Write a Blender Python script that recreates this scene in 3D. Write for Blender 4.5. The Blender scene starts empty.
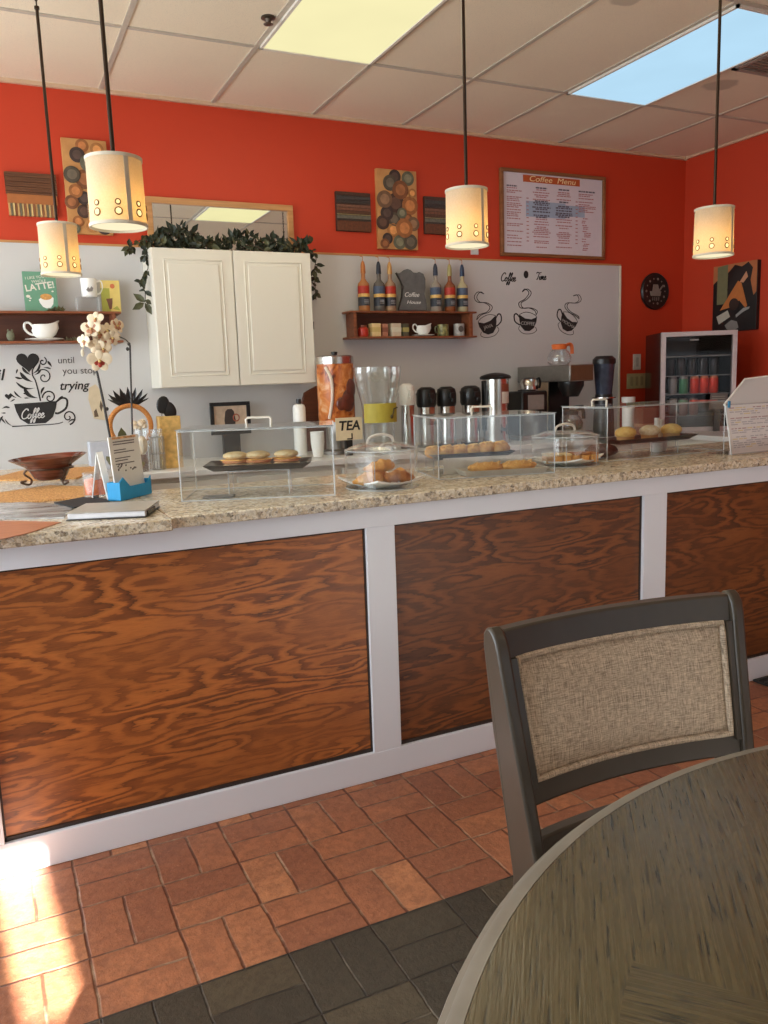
import bpy, math, random
from mathutils import Vector, Matrix
random.seed(7)
C = bpy.context.scene.collection
PI = math.pi

# ------------------------------------------------------------------ camera frame
FPX = 816.19; YAW = .445913; PITCH = -.157418; ROLL = -.034227; EYE = 1.33
cy, sy, cp, sp = math.cos(YAW), math.sin(YAW), math.cos(PITCH), math.sin(PITCH)
_f = Vector((sy*cp, cy*cp, sp)); _r = Vector((cy, -sy, 0)); _u = _r.cross(_f)
cr, sr = math.cos(ROLL), math.sin(ROLL)
CR = _r*cr + _u*sr; CU = -_r*sr + _u*cr; CF = _f
def at(x, y, X=None, Y=None, Z=None, D=None):
    """real-world point of the photograph's pixel on a plane of the room"""
    d = CR*((x-384)/FPX) + CU*((512-y)/FPX) + CF
    if Y is not None: t = Y/d.y
    elif X is not None: t = X/d.x
    elif Z is not None: t = (Z-EYE)/d.z
    else: t = D
    p = d*t; p.z += EYE
    return p
WALL = 4.8828; RW = 4.987; CEIL = 2.9405; TOP = .97; BACK = .92; KF = 2.36

# ------------------------------------------------------------------ materials
def lin(c):
    return c/12.92 if c <= .04045 else ((c+.055)/1.055)**2.4
def rgb(*a):
    if len(a) == 1: a = a[0]
    return (lin(a[0]/255), lin(a[1]/255), lin(a[2]/255), 1)
class NT:
    def __init__(s, name):
        s.m = bpy.data.materials.new(name); s.m.use_nodes = True
        s.t = s.m.node_tree; s.t.nodes.clear()
        s.out = s.t.nodes.new('ShaderNodeOutputMaterial')
    def n(s, kind, **kw):
        nd = s.t.nodes.new('ShaderNode'+kind)
        for k, v in kw.items():
            if k in nd.inputs.keys() or k.replace('_', ' ') in nd.inputs.keys():
                k2 = k if k in nd.inputs.keys() else k.replace('_', ' ')
                s.put(nd, k2, v)
            else: setattr(nd, k, v)
        return nd
    def put(s, nd, k, v):
        if isinstance(v, bpy.types.NodeSocket): s.t.links.new(v, nd.inputs[k])
        else: nd.inputs[k].default_value = v
    def math(s, op, a, b=None, c=None):
        nd = s.t.nodes.new('ShaderNodeMath'); nd.operation = op
        for i, v in enumerate((a, b, c)):
            if v is not None: s.put(nd, i, v)
        return nd.outputs[0]
    def vmath(s, op, a, b=None):
        nd = s.t.nodes.new('ShaderNodeVectorMath'); nd.operation = op
        s.put(nd, 0, a)
        if b is not None: s.put(nd, 1, b)
        return nd.outputs[0]
    def ramp(s, fac, stops, interp='LINEAR'):
        nd = s.t.nodes.new('ShaderNodeValToRGB'); cr_ = nd.color_ramp; cr_.interpolation = interp
        while len(cr_.elements) < len(stops): cr_.elements.new(.5)
        for e, (p, c) in zip(cr_.elements, stops): e.position = p; e.color = c
        s.put(nd, 0, fac); return nd.outputs[0]
    def mix(s, fac, a, b, mode='MIX'):
        nd = s.t.nodes.new('ShaderNodeMix'); nd.data_type = 'RGBA'; nd.blend_type = mode
        s.put(nd, 0, fac); s.put(nd, 6, a); s.put(nd, 7, b); return nd.outputs[2]
    def noise(s, vec, scale, detail=4, rough=.5, dist=0):
        nd = s.n('TexNoise', Scale=scale, Detail=detail, Roughness=rough, Distortion=dist)
        if vec is not None: s.put(nd, 'Vector', vec)
        return nd.outputs['Fac']
    def obj(s): return s.n('TexCoord').outputs['Object']
    def bsdf(s, color, rough=.5, metal=0, bump=None, bstr=.2, bdist=.01, **kw):
        b = s.n('BsdfPrincipled'); s.put(b, 'Base Color', color); s.put(b, 'Roughness', rough); s.put(b, 'Metallic', metal)
        for k, v in kw.items(): s.put(b, k.replace('_', ' '), v)
        if bump is not None:
            bp = s.n('Bump', Strength=bstr, Distance=bdist, Height=bump); s.put(b, 'Normal', bp.outputs[0])
        s.t.links.new(b.outputs[0], s.out.inputs[0]); return s.m
_M = {}
def plain(col, rough=.5, metal=0, var=.06, scale=30, **kw):
    """plain colour with a faint procedural variation"""
    key = (tuple(col), rough, metal, var, scale, tuple(sorted(kw.items())))
    if key in _M: return _M[key]
    s = NT('surface'); c = rgb(col)
    n = s.noise(s.obj(), scale, 3)
    d = tuple(x*(1-var) for x in c[:3])+(1,); l = tuple(min(1, x*(1+var)) for x in c[:3])+(1,)
    _M[key] = s.bsdf(s.ramp(n, [(.3, d), (.7, l)]), rough, metal, **kw)
    return _M[key]
def scaled(s, v, sc):
    return s.n('Mapping', Vector=v, Scale=sc).outputs[0]

def m_paint(name, col, rough=.6):
    s = NT(name); o = s.obj(); c = rgb(col)
    n = s.noise(o, 1.2, 3); n2 = s.noise(o, 260, 2)
    d = tuple(x*.94 for x in c[:3])+(1,)
    return s.bsdf(s.mix(n, c, d), rough, 0, n2, .12, .002)
def m_ceiling():
    s = NT('ceiling_tile'); o = s.obj()
    n = s.noise(o, 300, 3, .7); n2 = s.noise(o, 2, 2)
    col = s.mix(n2, rgb(236, 218, 190), rgb(228, 209, 181))
    col = s.mix(s.ramp(n, [(.33, (1, 1, 1, 1)), (.42, (0, 0, 0, 1))]), col, rgb(176, 164, 150))
    for (x, y, r) in ((2.68, 2.98, .07), (3.95, 3.62, .10)):
        dv = s.vmath('LENGTH', s.vmath('SUBTRACT', o, (x, y, CEIL)))
        dd = s.n('VectorMath', operation='LENGTH'); s.put(dd, 0, s.vmath('SUBTRACT', o, (x, y, CEIL)))
        w = s.math('ADD', dd.outputs['Value'], s.math('MULTIPLY', s.math('SUBTRACT', s.noise(o, 9, 3), .5), .09))
        col = s.mix(s.ramp(w, [(r*.75, (.5, .5, .5, 1)), (r, (0, 0, 0, 1))]), col, rgb(150, 130, 112))
    return s.bsdf(col, .9, 0, n, .25, .003)
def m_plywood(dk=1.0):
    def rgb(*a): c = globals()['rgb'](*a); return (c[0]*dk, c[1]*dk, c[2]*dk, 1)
    s = NT('stained_plywood'); tc = s.obj()
    big = s.noise(scaled(s, tc, (1.7, 1, 9.5)), 1.0, 2, .45, .15)
    warp = s.noise(scaled(s, tc, (4, 3, 26)), 1.6, 4, .6)
    h = s.math('ADD', s.math('MULTIPLY', big, 12.0), s.math('MULTIPLY', warp, 2.0))
    fr = s.math('FRACT', h)
    fine = s.noise(scaled(s, tc, (8, 8, 160)), 2.5, 4, .6)
    fr2 = s.math('ADD', fr, s.math('MULTIPLY', s.math('SUBTRACT', fine, .5), .30))
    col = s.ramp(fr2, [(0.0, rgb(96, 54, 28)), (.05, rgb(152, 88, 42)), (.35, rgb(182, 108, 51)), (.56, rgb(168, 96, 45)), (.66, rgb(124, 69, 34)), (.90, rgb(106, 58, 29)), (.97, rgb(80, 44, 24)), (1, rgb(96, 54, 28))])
    mott = s.noise(scaled(s, tc, (1, 1, 2.5)), 2.2, 3)
    col = s.mix(s.ramp(mott, [(.42, (.0, .0, .0, 1)), (.62, (.75, .75, .75, 1))]), col, s.ramp(fine, [(.3, rgb(122, 68, 33)), (.7, rgb(166, 96, 45))]))
    blot = s.noise(tc, 3, 3)
    col = s.mix(s.ramp(blot, [(.4, (0, 0, 0, 1)), (.75, (.35, .35, .35, 1))]), col, rgb(116, 66, 33))
    return s.bsdf(col, .42, 0, fine, .15, .002)
def m_granite():
    s = NT('granite'); o = s.obj()
    v = s.n('TexVoronoi', Vector=o, Scale=95.0); v2 = s.n('TexVoronoi', Vector=o, Scale=230.0)
    n = s.noise(o, 22, 4, .6)
    g = s.n('SeparateColor', Color=v.outputs['Color']).outputs[0]
    col = s.ramp(g, [(0, rgb(236, 226, 206)), (.35, rgb(216, 200, 170)), (.6, rgb(200, 180, 150)), (.78, rgb(160, 148, 134)), (.9, rgb(112, 100, 90)), (.97, rgb(60, 52, 48))], 'CONSTANT')
    g2 = s.n('SeparateColor', Color=v2.outputs['Color']).outputs[0]
    col = s.mix(.45, col, s.ramp(g2, [(0, rgb(222, 208, 182)), (.5, rgb(196, 172, 138)), (.85, rgb(120, 104, 90))], 'CONSTANT'))
    col = s.mix(s.ramp(n, [(.5, (0, 0, 0, 1)), (.75, (.5, .5, .5, 1))]), col, rgb(140, 126, 112))
    return s.bsdf(col, .22)
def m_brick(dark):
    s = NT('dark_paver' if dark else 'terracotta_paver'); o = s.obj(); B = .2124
    nz = s.n('TexNoise', Scale=14.0, Detail=3.0); s.put(nz, 'Vector', o)
    off = s.vmath('MULTIPLY', s.vmath('SUBTRACT', nz.outputs['Color'], (.5, .5, .5)), (.009, .009, 0))
    q = s.n('SeparateXYZ', Vector=s.vmath('ADD', o, off))
    u = s.math('DIVIDE', s.math('SUBTRACT', q.outputs[0], .094), B); v = s.math('DIVIDE', s.math('SUBTRACT', q.outputs[1], 1.69), B)
    i, j = s.math('FLOOR', u), s.math('FLOOR', v)
    fu, fv = s.math('FRACT', u), s.math('FRACT', v)
    par = s.math('ABSOLUTE', s.math('MODULO', s.math('ADD', i, j), 2.0))
    par = s.math('GREATER_THAN', par, .5)                       # 0: laid along x, 1: laid along y
    a = s.n('Mix', data_type='FLOAT'); s.put(a, 0, par); s.put(a, 2, fv); s.put(a, 3, fu); a = a.outputs[0]   # across
    b = s.n('Mix', data_type='FLOAT'); s.put(b, 0, par); s.put(b, 2, fu); s.put(b, 3, fv); b = b.outputs[0]   # along
    half = s.math('FLOOR', s.math('MULTIPLY', a, 2.0)); fa = s.math('FRACT', s.math('MULTIPLY', a, 2.0))
    da = s.math('MULTIPLY', s.math('MINIMUM', fa, s.math('SUBTRACT', 1.0, fa)), .5)
    db = s.math('MINIMUM', b, s.math('SUBTRACT', 1.0, b))
    d = s.math('MINIMUM', da, db)
    idv = s.n('CombineXYZ', X=i, Y=j, Z=half)
    wn = s.n('TexWhiteNoise', noise_dimensions='3D', Vector=idv.outputs[0])
    n1 = s.noise(o, 9, 5, .6); n2 = s.noise(o, 90, 4, .6)
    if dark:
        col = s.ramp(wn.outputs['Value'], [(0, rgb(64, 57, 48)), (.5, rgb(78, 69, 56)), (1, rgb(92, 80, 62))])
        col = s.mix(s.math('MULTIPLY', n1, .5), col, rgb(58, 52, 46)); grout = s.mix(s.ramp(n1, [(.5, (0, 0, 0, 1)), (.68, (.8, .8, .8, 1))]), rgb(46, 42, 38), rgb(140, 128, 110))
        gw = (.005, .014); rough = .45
    else:
        col = s.ramp(wn.outputs['Value'], [(0, rgb(152, 94, 68)), (.35, rgb(172, 108, 76)), (.7, rgb(188, 121, 83)), (1, rgb(202, 136, 94))])
        col = s.mix(s.ramp(n1, [(.35, (0, 0, 0, 1)), (.75, (.7, .7, .7, 1))]), col, rgb(136, 84, 62))
        col = s.mix(s.ramp(n2, [(.58, (0, 0, 0, 1)), (.75, (.55, .55, .55, 1))]), col, rgb(206, 150, 112))
        grout = s.mix(s.ramp(n1, [(.46, (0, 0, 0, 1)), (.66, (.8, .8, .8, 1))]), rgb(104, 62, 44), rgb(200, 168, 136))
        gw = (.008, .024); rough = .55
    k = s.ramp(d, [(gw[0], (0, 0, 0, 1)), (gw[1], (1, 1, 1, 1))])
    col = s.mix(k, grout, col)
    n3 = s.noise(o, 38, 4, .65)
    col = s.mix(s.ramp(n3, [(.40, (.38, .38, .38, 1)), (.56, (0, 0, 0, 1))]), col, rgb(40, 35, 30) if dark else rgb(112, 66, 46))
    h = s.math('ADD', s.math('MULTIPLY', k, 1.0), s.math('MULTIPLY', s.math('ADD', n2, n3), .7))
    return s.bsdf(col, rough, 0, h, .6, .005)
def m_tablewood():
    s = NT('oak_veneer'); uv = s.n('TexCoord').outputs['UV']
    g = s.noise(scaled(s, uv, (5, 210, 1)), 1.0, 5, .65); g2 = s.noise(scaled(s, uv, (1.5, 26, 1)), 1.0, 4, .5)
    pores = s.noise(scaled(s, uv, (16, 240, 1)), 1.0, 2, .5)
    col = s.ramp(g, [(.25, rgb(66, 55, 34)), (.5, rgb(90, 76, 49)), (.75, rgb(112, 96, 64))])
    col = s.mix(s.ramp(g2, [(.35, (.6, .6, .6, 1)), (.65, (0, 0, 0, 1))]), col, rgb(74, 62, 39))
    col = s.mix(s.ramp(pores, [(.34, (.85, .85, .85, 1)), (.43, (0, 0, 0, 1))]), col, rgb(40, 34, 26))
    rgh = s.ramp(g, [(.3, (.22, .22, .22, 1)), (.7, (.32, .32, .32, 1))])
    return s.bsdf(col, rgh, 0, s.math('ADD', g, pores), .35, .0012)
def m_streak(name, c1, c2, sc=(4, 4, 60), rough=.45, **kw):
    s = NT(name); o = s.obj(); g = s.noise(scaled(s, o, sc), 1.0, 4, .6)
    return s.bsdf(s.ramp(g, [(.3, rgb(c1)), (.7, rgb(c2))]), rough, 0, g, .12, .002, **kw)
def m_linen():
    s = NT('linen_weave'); o = s.obj()
    a = s.noise(scaled(s, o, (60, 60, 900)), 1, 3, .6); b = s.noise(scaled(s, o, (900, 60, 60)), 1, 3, .6)
    f = s.math('MULTIPLY', s.math('ADD', a, b), .5)
    col = s.ramp(f, [(.36, rgb(124, 108, 92)), (.5, rgb(196, 176, 154)), (.62, rgb(232, 214, 190))])
    return s.bsdf(col, .9, 0, f, .6, .002)
def m_glass(name='clear_acrylic', tint=(.975, .982, .98), refl=.8, haze=.010):
    s = NT(name)
    tr = s.n('BsdfTransparent', Color=tint+(1,)); gl = s.n('BsdfGlossy', Color=(1, 1, 1, 1), Roughness=.03)
    df = s.n('BsdfDiffuse', Color=(.9, .92, .93, 1))
    lw = s.n('LayerWeight', Blend=.5); k = s.math('MINIMUM', .9, s.math('MULTIPLY', s.math('ADD', .035, s.math('MULTIPLY', s.math('POWER', lw.outputs['Facing'], 4.5), .8)), refl))
    m0 = s.n('MixShader', Fac=haze); s.t.links.new(tr.outputs[0], m0.inputs[1]); s.t.links.new(df.outputs[0], m0.inputs[2])
    m1 = s.n('MixShader', Fac=k); s.t.links.new(m0.outputs[0], m1.inputs[1]); s.t.links.new(gl.outputs[0], m1.inputs[2])
    s.t.links.new(m1.outputs[0], s.out.inputs[0]); return s.m
def m_emit(col, st):
    s = NT('lit_surface'); e = s.n('Emission', Color=rgb(col), Strength=st)
    s.t.links.new(e.outputs[0], s.out.inputs[0]); return s.m
def m_panel_emit(col, st):
    s = NT('lit_prismatic_panel'); o = s.obj(); n = s.noise(o, 2.2, 2)
    c = rgb(col); d = tuple(x*.86 for x in c[:3])+(1,)
    e = s.n('Emission', Strength=st); s.put(e, 'Color', s.mix(n, d, c))
    s.t.links.new(e.outputs[0], s.out.inputs[0]); return s.m
def m_shade():
    s = NT('linen_lamp_shade'); o = s.obj()
    n = s.noise(scaled(s, o, (260, 260, 260)), 1, 3); c = s.mix(n, rgb(236, 226, 204), rgb(214, 202, 178))
    d = s.n('BsdfDiffuse'); s.put(d, 'Color', c); t = s.n('BsdfTranslucent'); s.put(t, 'Color', s.mix(1, c, rgb(255, 220, 160), 'MULTIPLY'))
    m = s.n('MixShader', Fac=.5); s.t.links.new(d.outputs[0], m.inputs[1]); s.t.links.new(t.outputs[0], m.inputs[2])
    s.t.links.new(m.outputs[0], s.out.inputs[0]); return s.m
def m_pastry(c1, c2, sc=60):
    s = NT('baked_crust'); o = s.obj(); n = s.noise(o, sc, 5, .65); n2 = s.noise(o, sc*.3, 3)
    col = s.mix(s.ramp(n2, [(.4, (0, 0, 0, 1)), (.65, (.7, .7, .7, 1))]), s.ramp(n, [(.3, rgb(c1)), (.7, rgb(c2))]), rgb(c1))
    return s.bsdf(col, .6, 0, n, .8, .004)
def m_weave(c1, c2, sc=120):
    s = NT('woven_straw'); o = s.obj(); w = s.n('TexVoronoi', Vector=o, Scale=float(sc)).outputs['Distance']
    return s.bsdf(s.ramp(w, [(.2, rgb(c2)), (.7, rgb(c1))]), .8, 0, w, .6, .003)

ORANGE = m_paint('orange_wall_paint', (198, 58, 23), .6)
WHITEWALL = m_paint('white_hardboard', (206, 203, 200), .38)
WALLW = m_paint('pale_wall_paint', (226, 216, 200), .7)
FASCIA = m_paint('white_gloss_paint', (232, 233, 238), .3)
CABW = m_paint('cream_cabinet_paint', (226, 220, 205), .35)
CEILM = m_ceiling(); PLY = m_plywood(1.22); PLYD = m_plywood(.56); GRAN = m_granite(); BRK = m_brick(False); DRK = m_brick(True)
TWOOD = m_tablewood(); LINEN = m_linen(); ACR = m_glass(); SHADE = m_shade()
ACRE = m_glass('acrylic_edge', (.9, .93, .93), 1.2, .42); GLS = m_glass('drinking_glass', (.95, .96, .96), 1.6, .02)
GRIDM = plain((186, 172, 154), .6)
CHAIRW = m_streak('grey_brown_stained_wood', (56, 47, 37), (72, 62, 50), (6, 6, 3), .42, Coat_Weight=.2, Coat_Roughness=.25)
RIMW = m_streak('window_sheen_edge', (118, 110, 98), (136, 128, 116), (10, 10, 80), .34)  # rim colour lightened to paint in window light glancing along it
SHELFW = m_streak('cherry_shelf_wood', (116, 62, 36), (146, 84, 52), (3, 30, 60), .4)
PINE = m_streak('honey_pine', (178, 124, 72), (200, 146, 92), (4, 30, 60), .45)
BRONZE = plain((62, 48, 38), .35, .8); BLK = plain((22, 20, 19), .35); BLKM = plain((30, 28, 27), .8)
STEEL = plain((196, 192, 186), .22, 1.0, .03); STEELD = plain((150, 146, 140), .35, .9)
INK = plain((34, 30, 28), .7); WHITE = plain((238, 236, 230), .35, 0, .02); PAPER = plain((232, 228, 222), .8, 0, .02)

# ------------------------------------------------------------------ mesh helper
class MB:
    def __init__(s): s.v = []; s.f = []; s.mi = []; s.uv = {}
    def add(s, vs, fs, mi=0, M=None):
        b = len(s.v)
        s.v += [tuple(M @ Vector(p)) if M else tuple(p) for p in vs]
        for f in fs: s.f.append(tuple(b+i for i in f)); s.mi.append(mi)
        return s
    def box(s, x0, x1, y0, y1, z0, z1, mi=0, M=None):
        vs = [(x0, y0, z0), (x1, y0, z0), (x1, y1, z0), (x0, y1, z0), (x0, y0, z1), (x1, y0, z1), (x1, y1, z1), (x0, y1, z1)]
        return s.add(vs, [(0, 3, 2, 1), (4, 5, 6, 7), (0, 1, 5, 4), (1, 2, 6, 5), (2, 3, 7, 6), (3, 0, 4, 7)], mi, M)
    def hexa(s, p8, mi=0): return s.add(p8, [(0, 3, 2, 1), (4, 5, 6, 7), (0, 1, 5, 4), (1, 2, 6, 5), (2, 3, 7, 6), (3, 0, 4, 7)], mi)
    def lathe(s, prof, c=(0, 0, 0), n=28, mi=0, M=None, sx=1, sy=1):
        vs = []; fs = []; k = len(prof)
        for i in range(n):
            a = 2*PI*i/n; ca, sa = math.cos(a), math.sin(a)
            vs += [(c[0]+r*ca*sx, c[1]+r*sa*sy, c[2]+z) for r, z in prof]
        for i in range(n):
            j = (i+1) % n
            for q in range(k-1): fs.append((i*k+q, j*k+q, j*k+q+1, i*k+q+1))
        shut = prof[0] == prof[-1]
        if prof[0][0] > 1e-5 and not shut: fs.append(tuple(i*k for i in range(n))[::-1])
        if prof[-1][0] > 1e-5 and not shut: fs.append(tuple(i*k+k-1 for i in range(n)))
        return s.add(vs, fs, mi, M)
    def cyl(s, p0, p1, r0, r1=None, n=14, mi=0):
        p0 = Vector(p0); p1 = Vector(p1); r1 = r0 if r1 is None else r1
        d = (p1-p0); L = d.length; q = Vector((0, 0, 1)).rotation_difference(d.normalized()).to_matrix().to_4x4()
        return s.lathe([(r0, 0), (r1, L)], n=n, mi=mi, M=Matrix.Translation(p0) @ q)
    def tube(s, pts, r, n=8, mi=0, closed=False, flat=1):
        pts = [Vector(p) for p in pts]; N = len(pts); rs = r if isinstance(r, (list, tuple)) else [r]*N
        vs = []; up = None
        for i, p in enumerate(pts):
            t = (pts[(i+1) % N]-pts[i-1]) if (closed or 0 < i < N-1) else (pts[min(i+1, N-1)]-pts[max(i-1, 0)])
            t.normalize()
            if up is None: up = t.orthogonal().normalized()
            up = (up-t*up.dot(t)).normalized(); w = t.cross(up)
            for k in range(n):
                a = 2*PI*k/n; vs.append(p+(up*math.cos(a)+w*math.sin(a)*flat)*rs[i])
        fs = []
        for i in range(N if closed else N-1):
            j = (i+1) % N
            for k in range(n): fs.append((i*n+k, i*n+(k+1) % n, j*n+(k+1) % n, j*n+k))
        if not closed: fs += [tuple(range(n))[::-1], tuple((N-1)*n+k for k in range(n))]
        return s.add(vs, fs, mi)
    def ell(s, c, r, n=16, m=10, mi=0, M=None, bump=0, z0=-1):
        prof = []
        vs = []; fs = []
        T = Matrix.Translation(Vector(c)) @ (M or Matrix())
        for j in range(1, m):
            ph = PI*j/m
            for i in range(n):
                a = 2*PI*i/n; k = 1+bump*(random.random()-.5)
                vs.append((r[0]*math.sin(ph)*math.cos(a)*k, r[1]*math.sin(ph)*math.sin(a)*k, r[2]*max(math.cos(ph), z0)*k))
        vs += [(0, 0, r[2]), (0, 0, r[2]*max(-1, z0))]
        for j in range(m-2):
            for i in range(n): fs.append((j*n+i, (j+1)*n+i, (j+1)*n+(i+1) % n, j*n+(i+1) % n))
        for i in range(n):
            fs.append((len(vs)-2, i, (i+1) % n)); fs.append((len(vs)-1, (m-2)*n+(i+1) % n, (m-2)*n+i))
        return s.add(vs, fs, mi, T)
    def prism(s, poly, d0, d1, mi=0, M=None, axis='Y'):
        """polygon (a,b) -> plane XZ thickened along Y (axis Y), plane XY along Z (axis Z), plane YZ along X"""
        n = len(poly)
        def P(a, b, d): return (a, d, b) if axis == 'Y' else ((a, b, d) if axis == 'Z' else (d, a, b))
        vs = [P(a, b, d0) for a, b in poly]+[P(a, b, d1) for a, b in poly]
        fs = [tuple(range(n)), tuple(range(2*n-1, n-1, -1))]+[(i, i+n, (i+1) % n+n, (i+1) % n) for i in range(n)]
        return s.add(vs, fs, mi, M)
    def ribbon(s, pts, ws, th=.0015, y=None, mi=0):
        """flat painted stroke on a wall facing -Y: pts (x,z) with half widths"""
        N = len(pts)
        if not isinstance(ws, (list, tuple)): ws = [ws]*N
        if len(ws) != N: ws = [ws[0]+(ws[-1]-ws[0])*i/(N-1) for i in range(N)]
        vs = []
        for d in (y, y-th):
            for i, (a, b) in enumerate(pts):
                p = pts[max(i-1, 0)]; q = pts[min(i+1, N-1)]; tx, tz = q[0]-p[0], q[1]-p[1]; L = math.hypot(tx, tz) or 1
                nx, nz = -tz/L*ws[i], tx/L*ws[i]
                vs += [(a+nx, d, b+nz), (a-nx, d, b-nz)]
        fs = []; o = 2*N
        for i in range(N-1):
            k = 2*i
            fs += [(k+o, k+1+o, k+3+o, k+2+o), (k, k+o, k+2+o, k+2), (k+1, k+3, k+3+o, k+1+o)]
        return s.add(vs, fs, mi)
    def build(s, name, mats, parent=None, bevel=0, smooth=True, sub=0, seg=2):
        me = bpy.data.meshes.new(name); me.from_pydata(s.v, [], s.f)
        if not isinstance(mats, (list, tuple)): mats = [mats]
        for m in mats: me.materials.append(m)
        for p, k in zip(me.polygons, s.mi): p.material_index = min(k, len(mats)-1)
        me.update()
        import bmesh
        bm = bmesh.new(); bm.from_mesh(me); bmesh.ops.recalc_face_normals(bm, faces=bm.faces); bm.to_mesh(me); bm.free()
        if smooth:
            for p in me.polygons: p.use_smooth = True
            me.set_sharp_from_angle(angle=math.radians(38))
        o = bpy.data.objects.new(name, me); C.objects.link(o)
        if parent: o.parent = parent
        if bevel:
            b = o.modifiers.new('Bevel', 'BEVEL'); b.width = bevel; b.segments = seg; b.limit_method = 'ANGLE'; b.angle_limit = math.radians(50)
        if sub:
            b = o.modifiers.new('Subsurf', 'SUBSURF'); b.levels = sub; b.render_levels = sub
        return o
def thing(name, label, cat, loc=(0, 0, 0), rz=0, group=None):
    o = bpy.data.objects.new(name, None); C.objects.link(o); o.empty_display_size = .05
    o.location = loc; o.rotation_euler = (0, 0, rz); tag(o, label, cat, group); return o
def tag(o, label, cat, group=None):
    o['label'] = label; o['category'] = cat
    if group: o['group'] = group
    return o
def struct(o, label=None):
    o['kind'] = 'structure'
    if label: o['label'] = label
    return o
def single(name, mb, mat, loc, label, cat, group=None, rz=0, **kw):
    """a thing that is one mesh, modelled about its own base"""
    o = mb.build(name, mat, **kw); o.location = loc; o.rotation_euler = (0, 0, rz); return tag(o, label, cat, group)
def copy_tree(o, parent=None):
    c = o.copy(); C.objects.link(c)
    if parent: c.parent = parent
    for ch in [x for x in bpy.data.objects if x.parent == o]: copy_tree(ch, c)
    return c
def text(body, size, mat, parent=None, name='lettering', loc=(0, 0, 0), rot=(PI/2, 0, 0), ext=.0008, shear=0, align='CENTER', sx=1, bold=0):
    cu = bpy.data.curves.new(name, 'FONT'); cu.body = body; cu.size = size; cu.extrude = ext; cu.shear = shear; cu.align_x = align; cu.offset = bold
    cu.align_y = 'CENTER'
    t = bpy.data.objects.new(name, cu); C.objects.link(t)
    dg = bpy.context.evaluated_depsgraph_get(); me = bpy.data.meshes.new_from_object(t.evaluated_get(dg))
    bpy.data.objects.remove(t)
    me.materials.clear(); me.materials.append(mat)
    o = bpy.data.objects.new(name, me); C.objects.link(o); o.location = loc; o.rotation_euler = rot; o.scale = (sx, 1, 1)
    if parent: o.parent = parent
    return o
def cat(pts, k=6):
    """Catmull-Rom smoothing of a 2-D or 3-D polyline"""
    P = [Vector(p) for p in pts]; out = []
    for i in range(len(P)-1):
        a = P[max(i-1, 0)]; b = P[i]; c = P[i+1]; d = P[min(i+2, len(P)-1)]
        for q in range(k):
            t = q/k
            out.append(.5*((2*b)+(c-a)*t+(2*a-5*b+4*c-d)*t*t+(3*b-a-3*c+d)*t**3))
    out.append(P[-1]); return out
def loc2(v): return [tuple(p) for p in v]

# ================================================================== THE ROOM
def slab(name, x0, x1, y0, y1, z0, z1, m, **k): return struct(MB().box(x0, x1, y0, y1, z0, z1).build(name, m, smooth=False, **k))
XL, YR = -1.8, -2.6
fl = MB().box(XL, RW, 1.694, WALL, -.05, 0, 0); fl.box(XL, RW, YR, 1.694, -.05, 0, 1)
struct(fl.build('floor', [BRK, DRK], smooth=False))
slab('ceiling', XL-.1, RW+.1, YR-.1, WALL+.1, CEIL, CEIL+.06, CEILM)
slab('wall_back', XL-.1, RW+.1, WALL, WALL+.1, 0, CEIL, ORANGE)
slab('wall_right', RW, RW+.1, YR, WALL, 0, CEIL, ORANGE)
# left wall with a big shop window, front wall with one and an added sun slit
def wall_open(name, axis, pos, a0, a1, holes, m):
    mb = MB(); sgn = -1
    lo, hi = pos-.1, pos
    def bx(u0, u1, z0, z1):
        if axis == 'X': mb.box(lo, hi, u0, u1, z0, z1)
        else: mb.box(u0, u1, lo, hi, z0, z1)
    cur = a0
    for (u0, u1, z0, z1) in sorted(holes):
        bx(cur, u0, 0, CEIL); bx(u0, u1, 0, z0); bx(u0, u1, z1, CEIL); cur = u1
    bx(cur, a1, 0, CEIL)
    return struct(mb.build(name, m, smooth=False))
LWIN = (.3, 4.72, .45, 2.55)
wall_open('wall_left', 'X', XL, YR-.1, WALL, [LWIN], WALLW)
FWIN = (1.2, 4.4, .5, 1.65); SLIT = (.285, .425, 2.30, 2.74)  # narrow slit added out of view to shape the sun patch on the floor
wall_open('wall_front', 'Y', YR, XL, RW, [SLIT, FWIN], WALLW)
def window(name, axis, pos, h, nm=2):
    u0, u1, z0, z1 = h; mb = MB(); g = MB(); t = .04 if u1-u0 > .5 else .008
    def bx(M, a0, a1, b0, b1, d0, d1):
        if axis == 'X': M.box(pos+d0, pos+d1, a0, a1, b0, b1)
        else: M.box(a0, a1, pos+d0, pos+d1, b0, b1)
    bx(mb, u0, u0+t, z0, z1, -.08, -.02); bx(mb, u1-t, u1, z0, z1, -.08, -.02); bx(mb, u0, u1, z0, z0+t, -.08, -.02); bx(mb, u0, u1, z1-t, z1, -.08, -.02)
    for i in range(1, nm): u = u0+(u1-u0)*i/nm; bx(mb, u-t/2, u+t/2, z0, z1, -.08, -.02)
    o = struct(mb.build(name, STEELD, smooth=False))
    bx(g, u0+t, u1-t, z0+t, z1-t, -.055, -.05); g.build('pane', GLS, o, smooth=False)
window('window_1', 'X', XL, LWIN, 3); window('window_2', 'Y', YR, FWIN, 3); window('sun_patch_slit', 'Y', YR, SLIT, 1)
# hardboard panelling behind the bar
struct(MB().box(XL, 4.345, WALL-.008, WALL, .90, 2.125).build('trim_1', WHITEWALL, smooth=False))
struct(MB().box(XL, 4.35, WALL-.013, WALL, 2.125, 2.137).build('trim_2', PINE, smooth=False))
struct(MB().box(4.338, 4.352, WALL-.014, WALL, .90, 2.125).build('trim_3', plain((222, 214, 190), .5), smooth=False))
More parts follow.
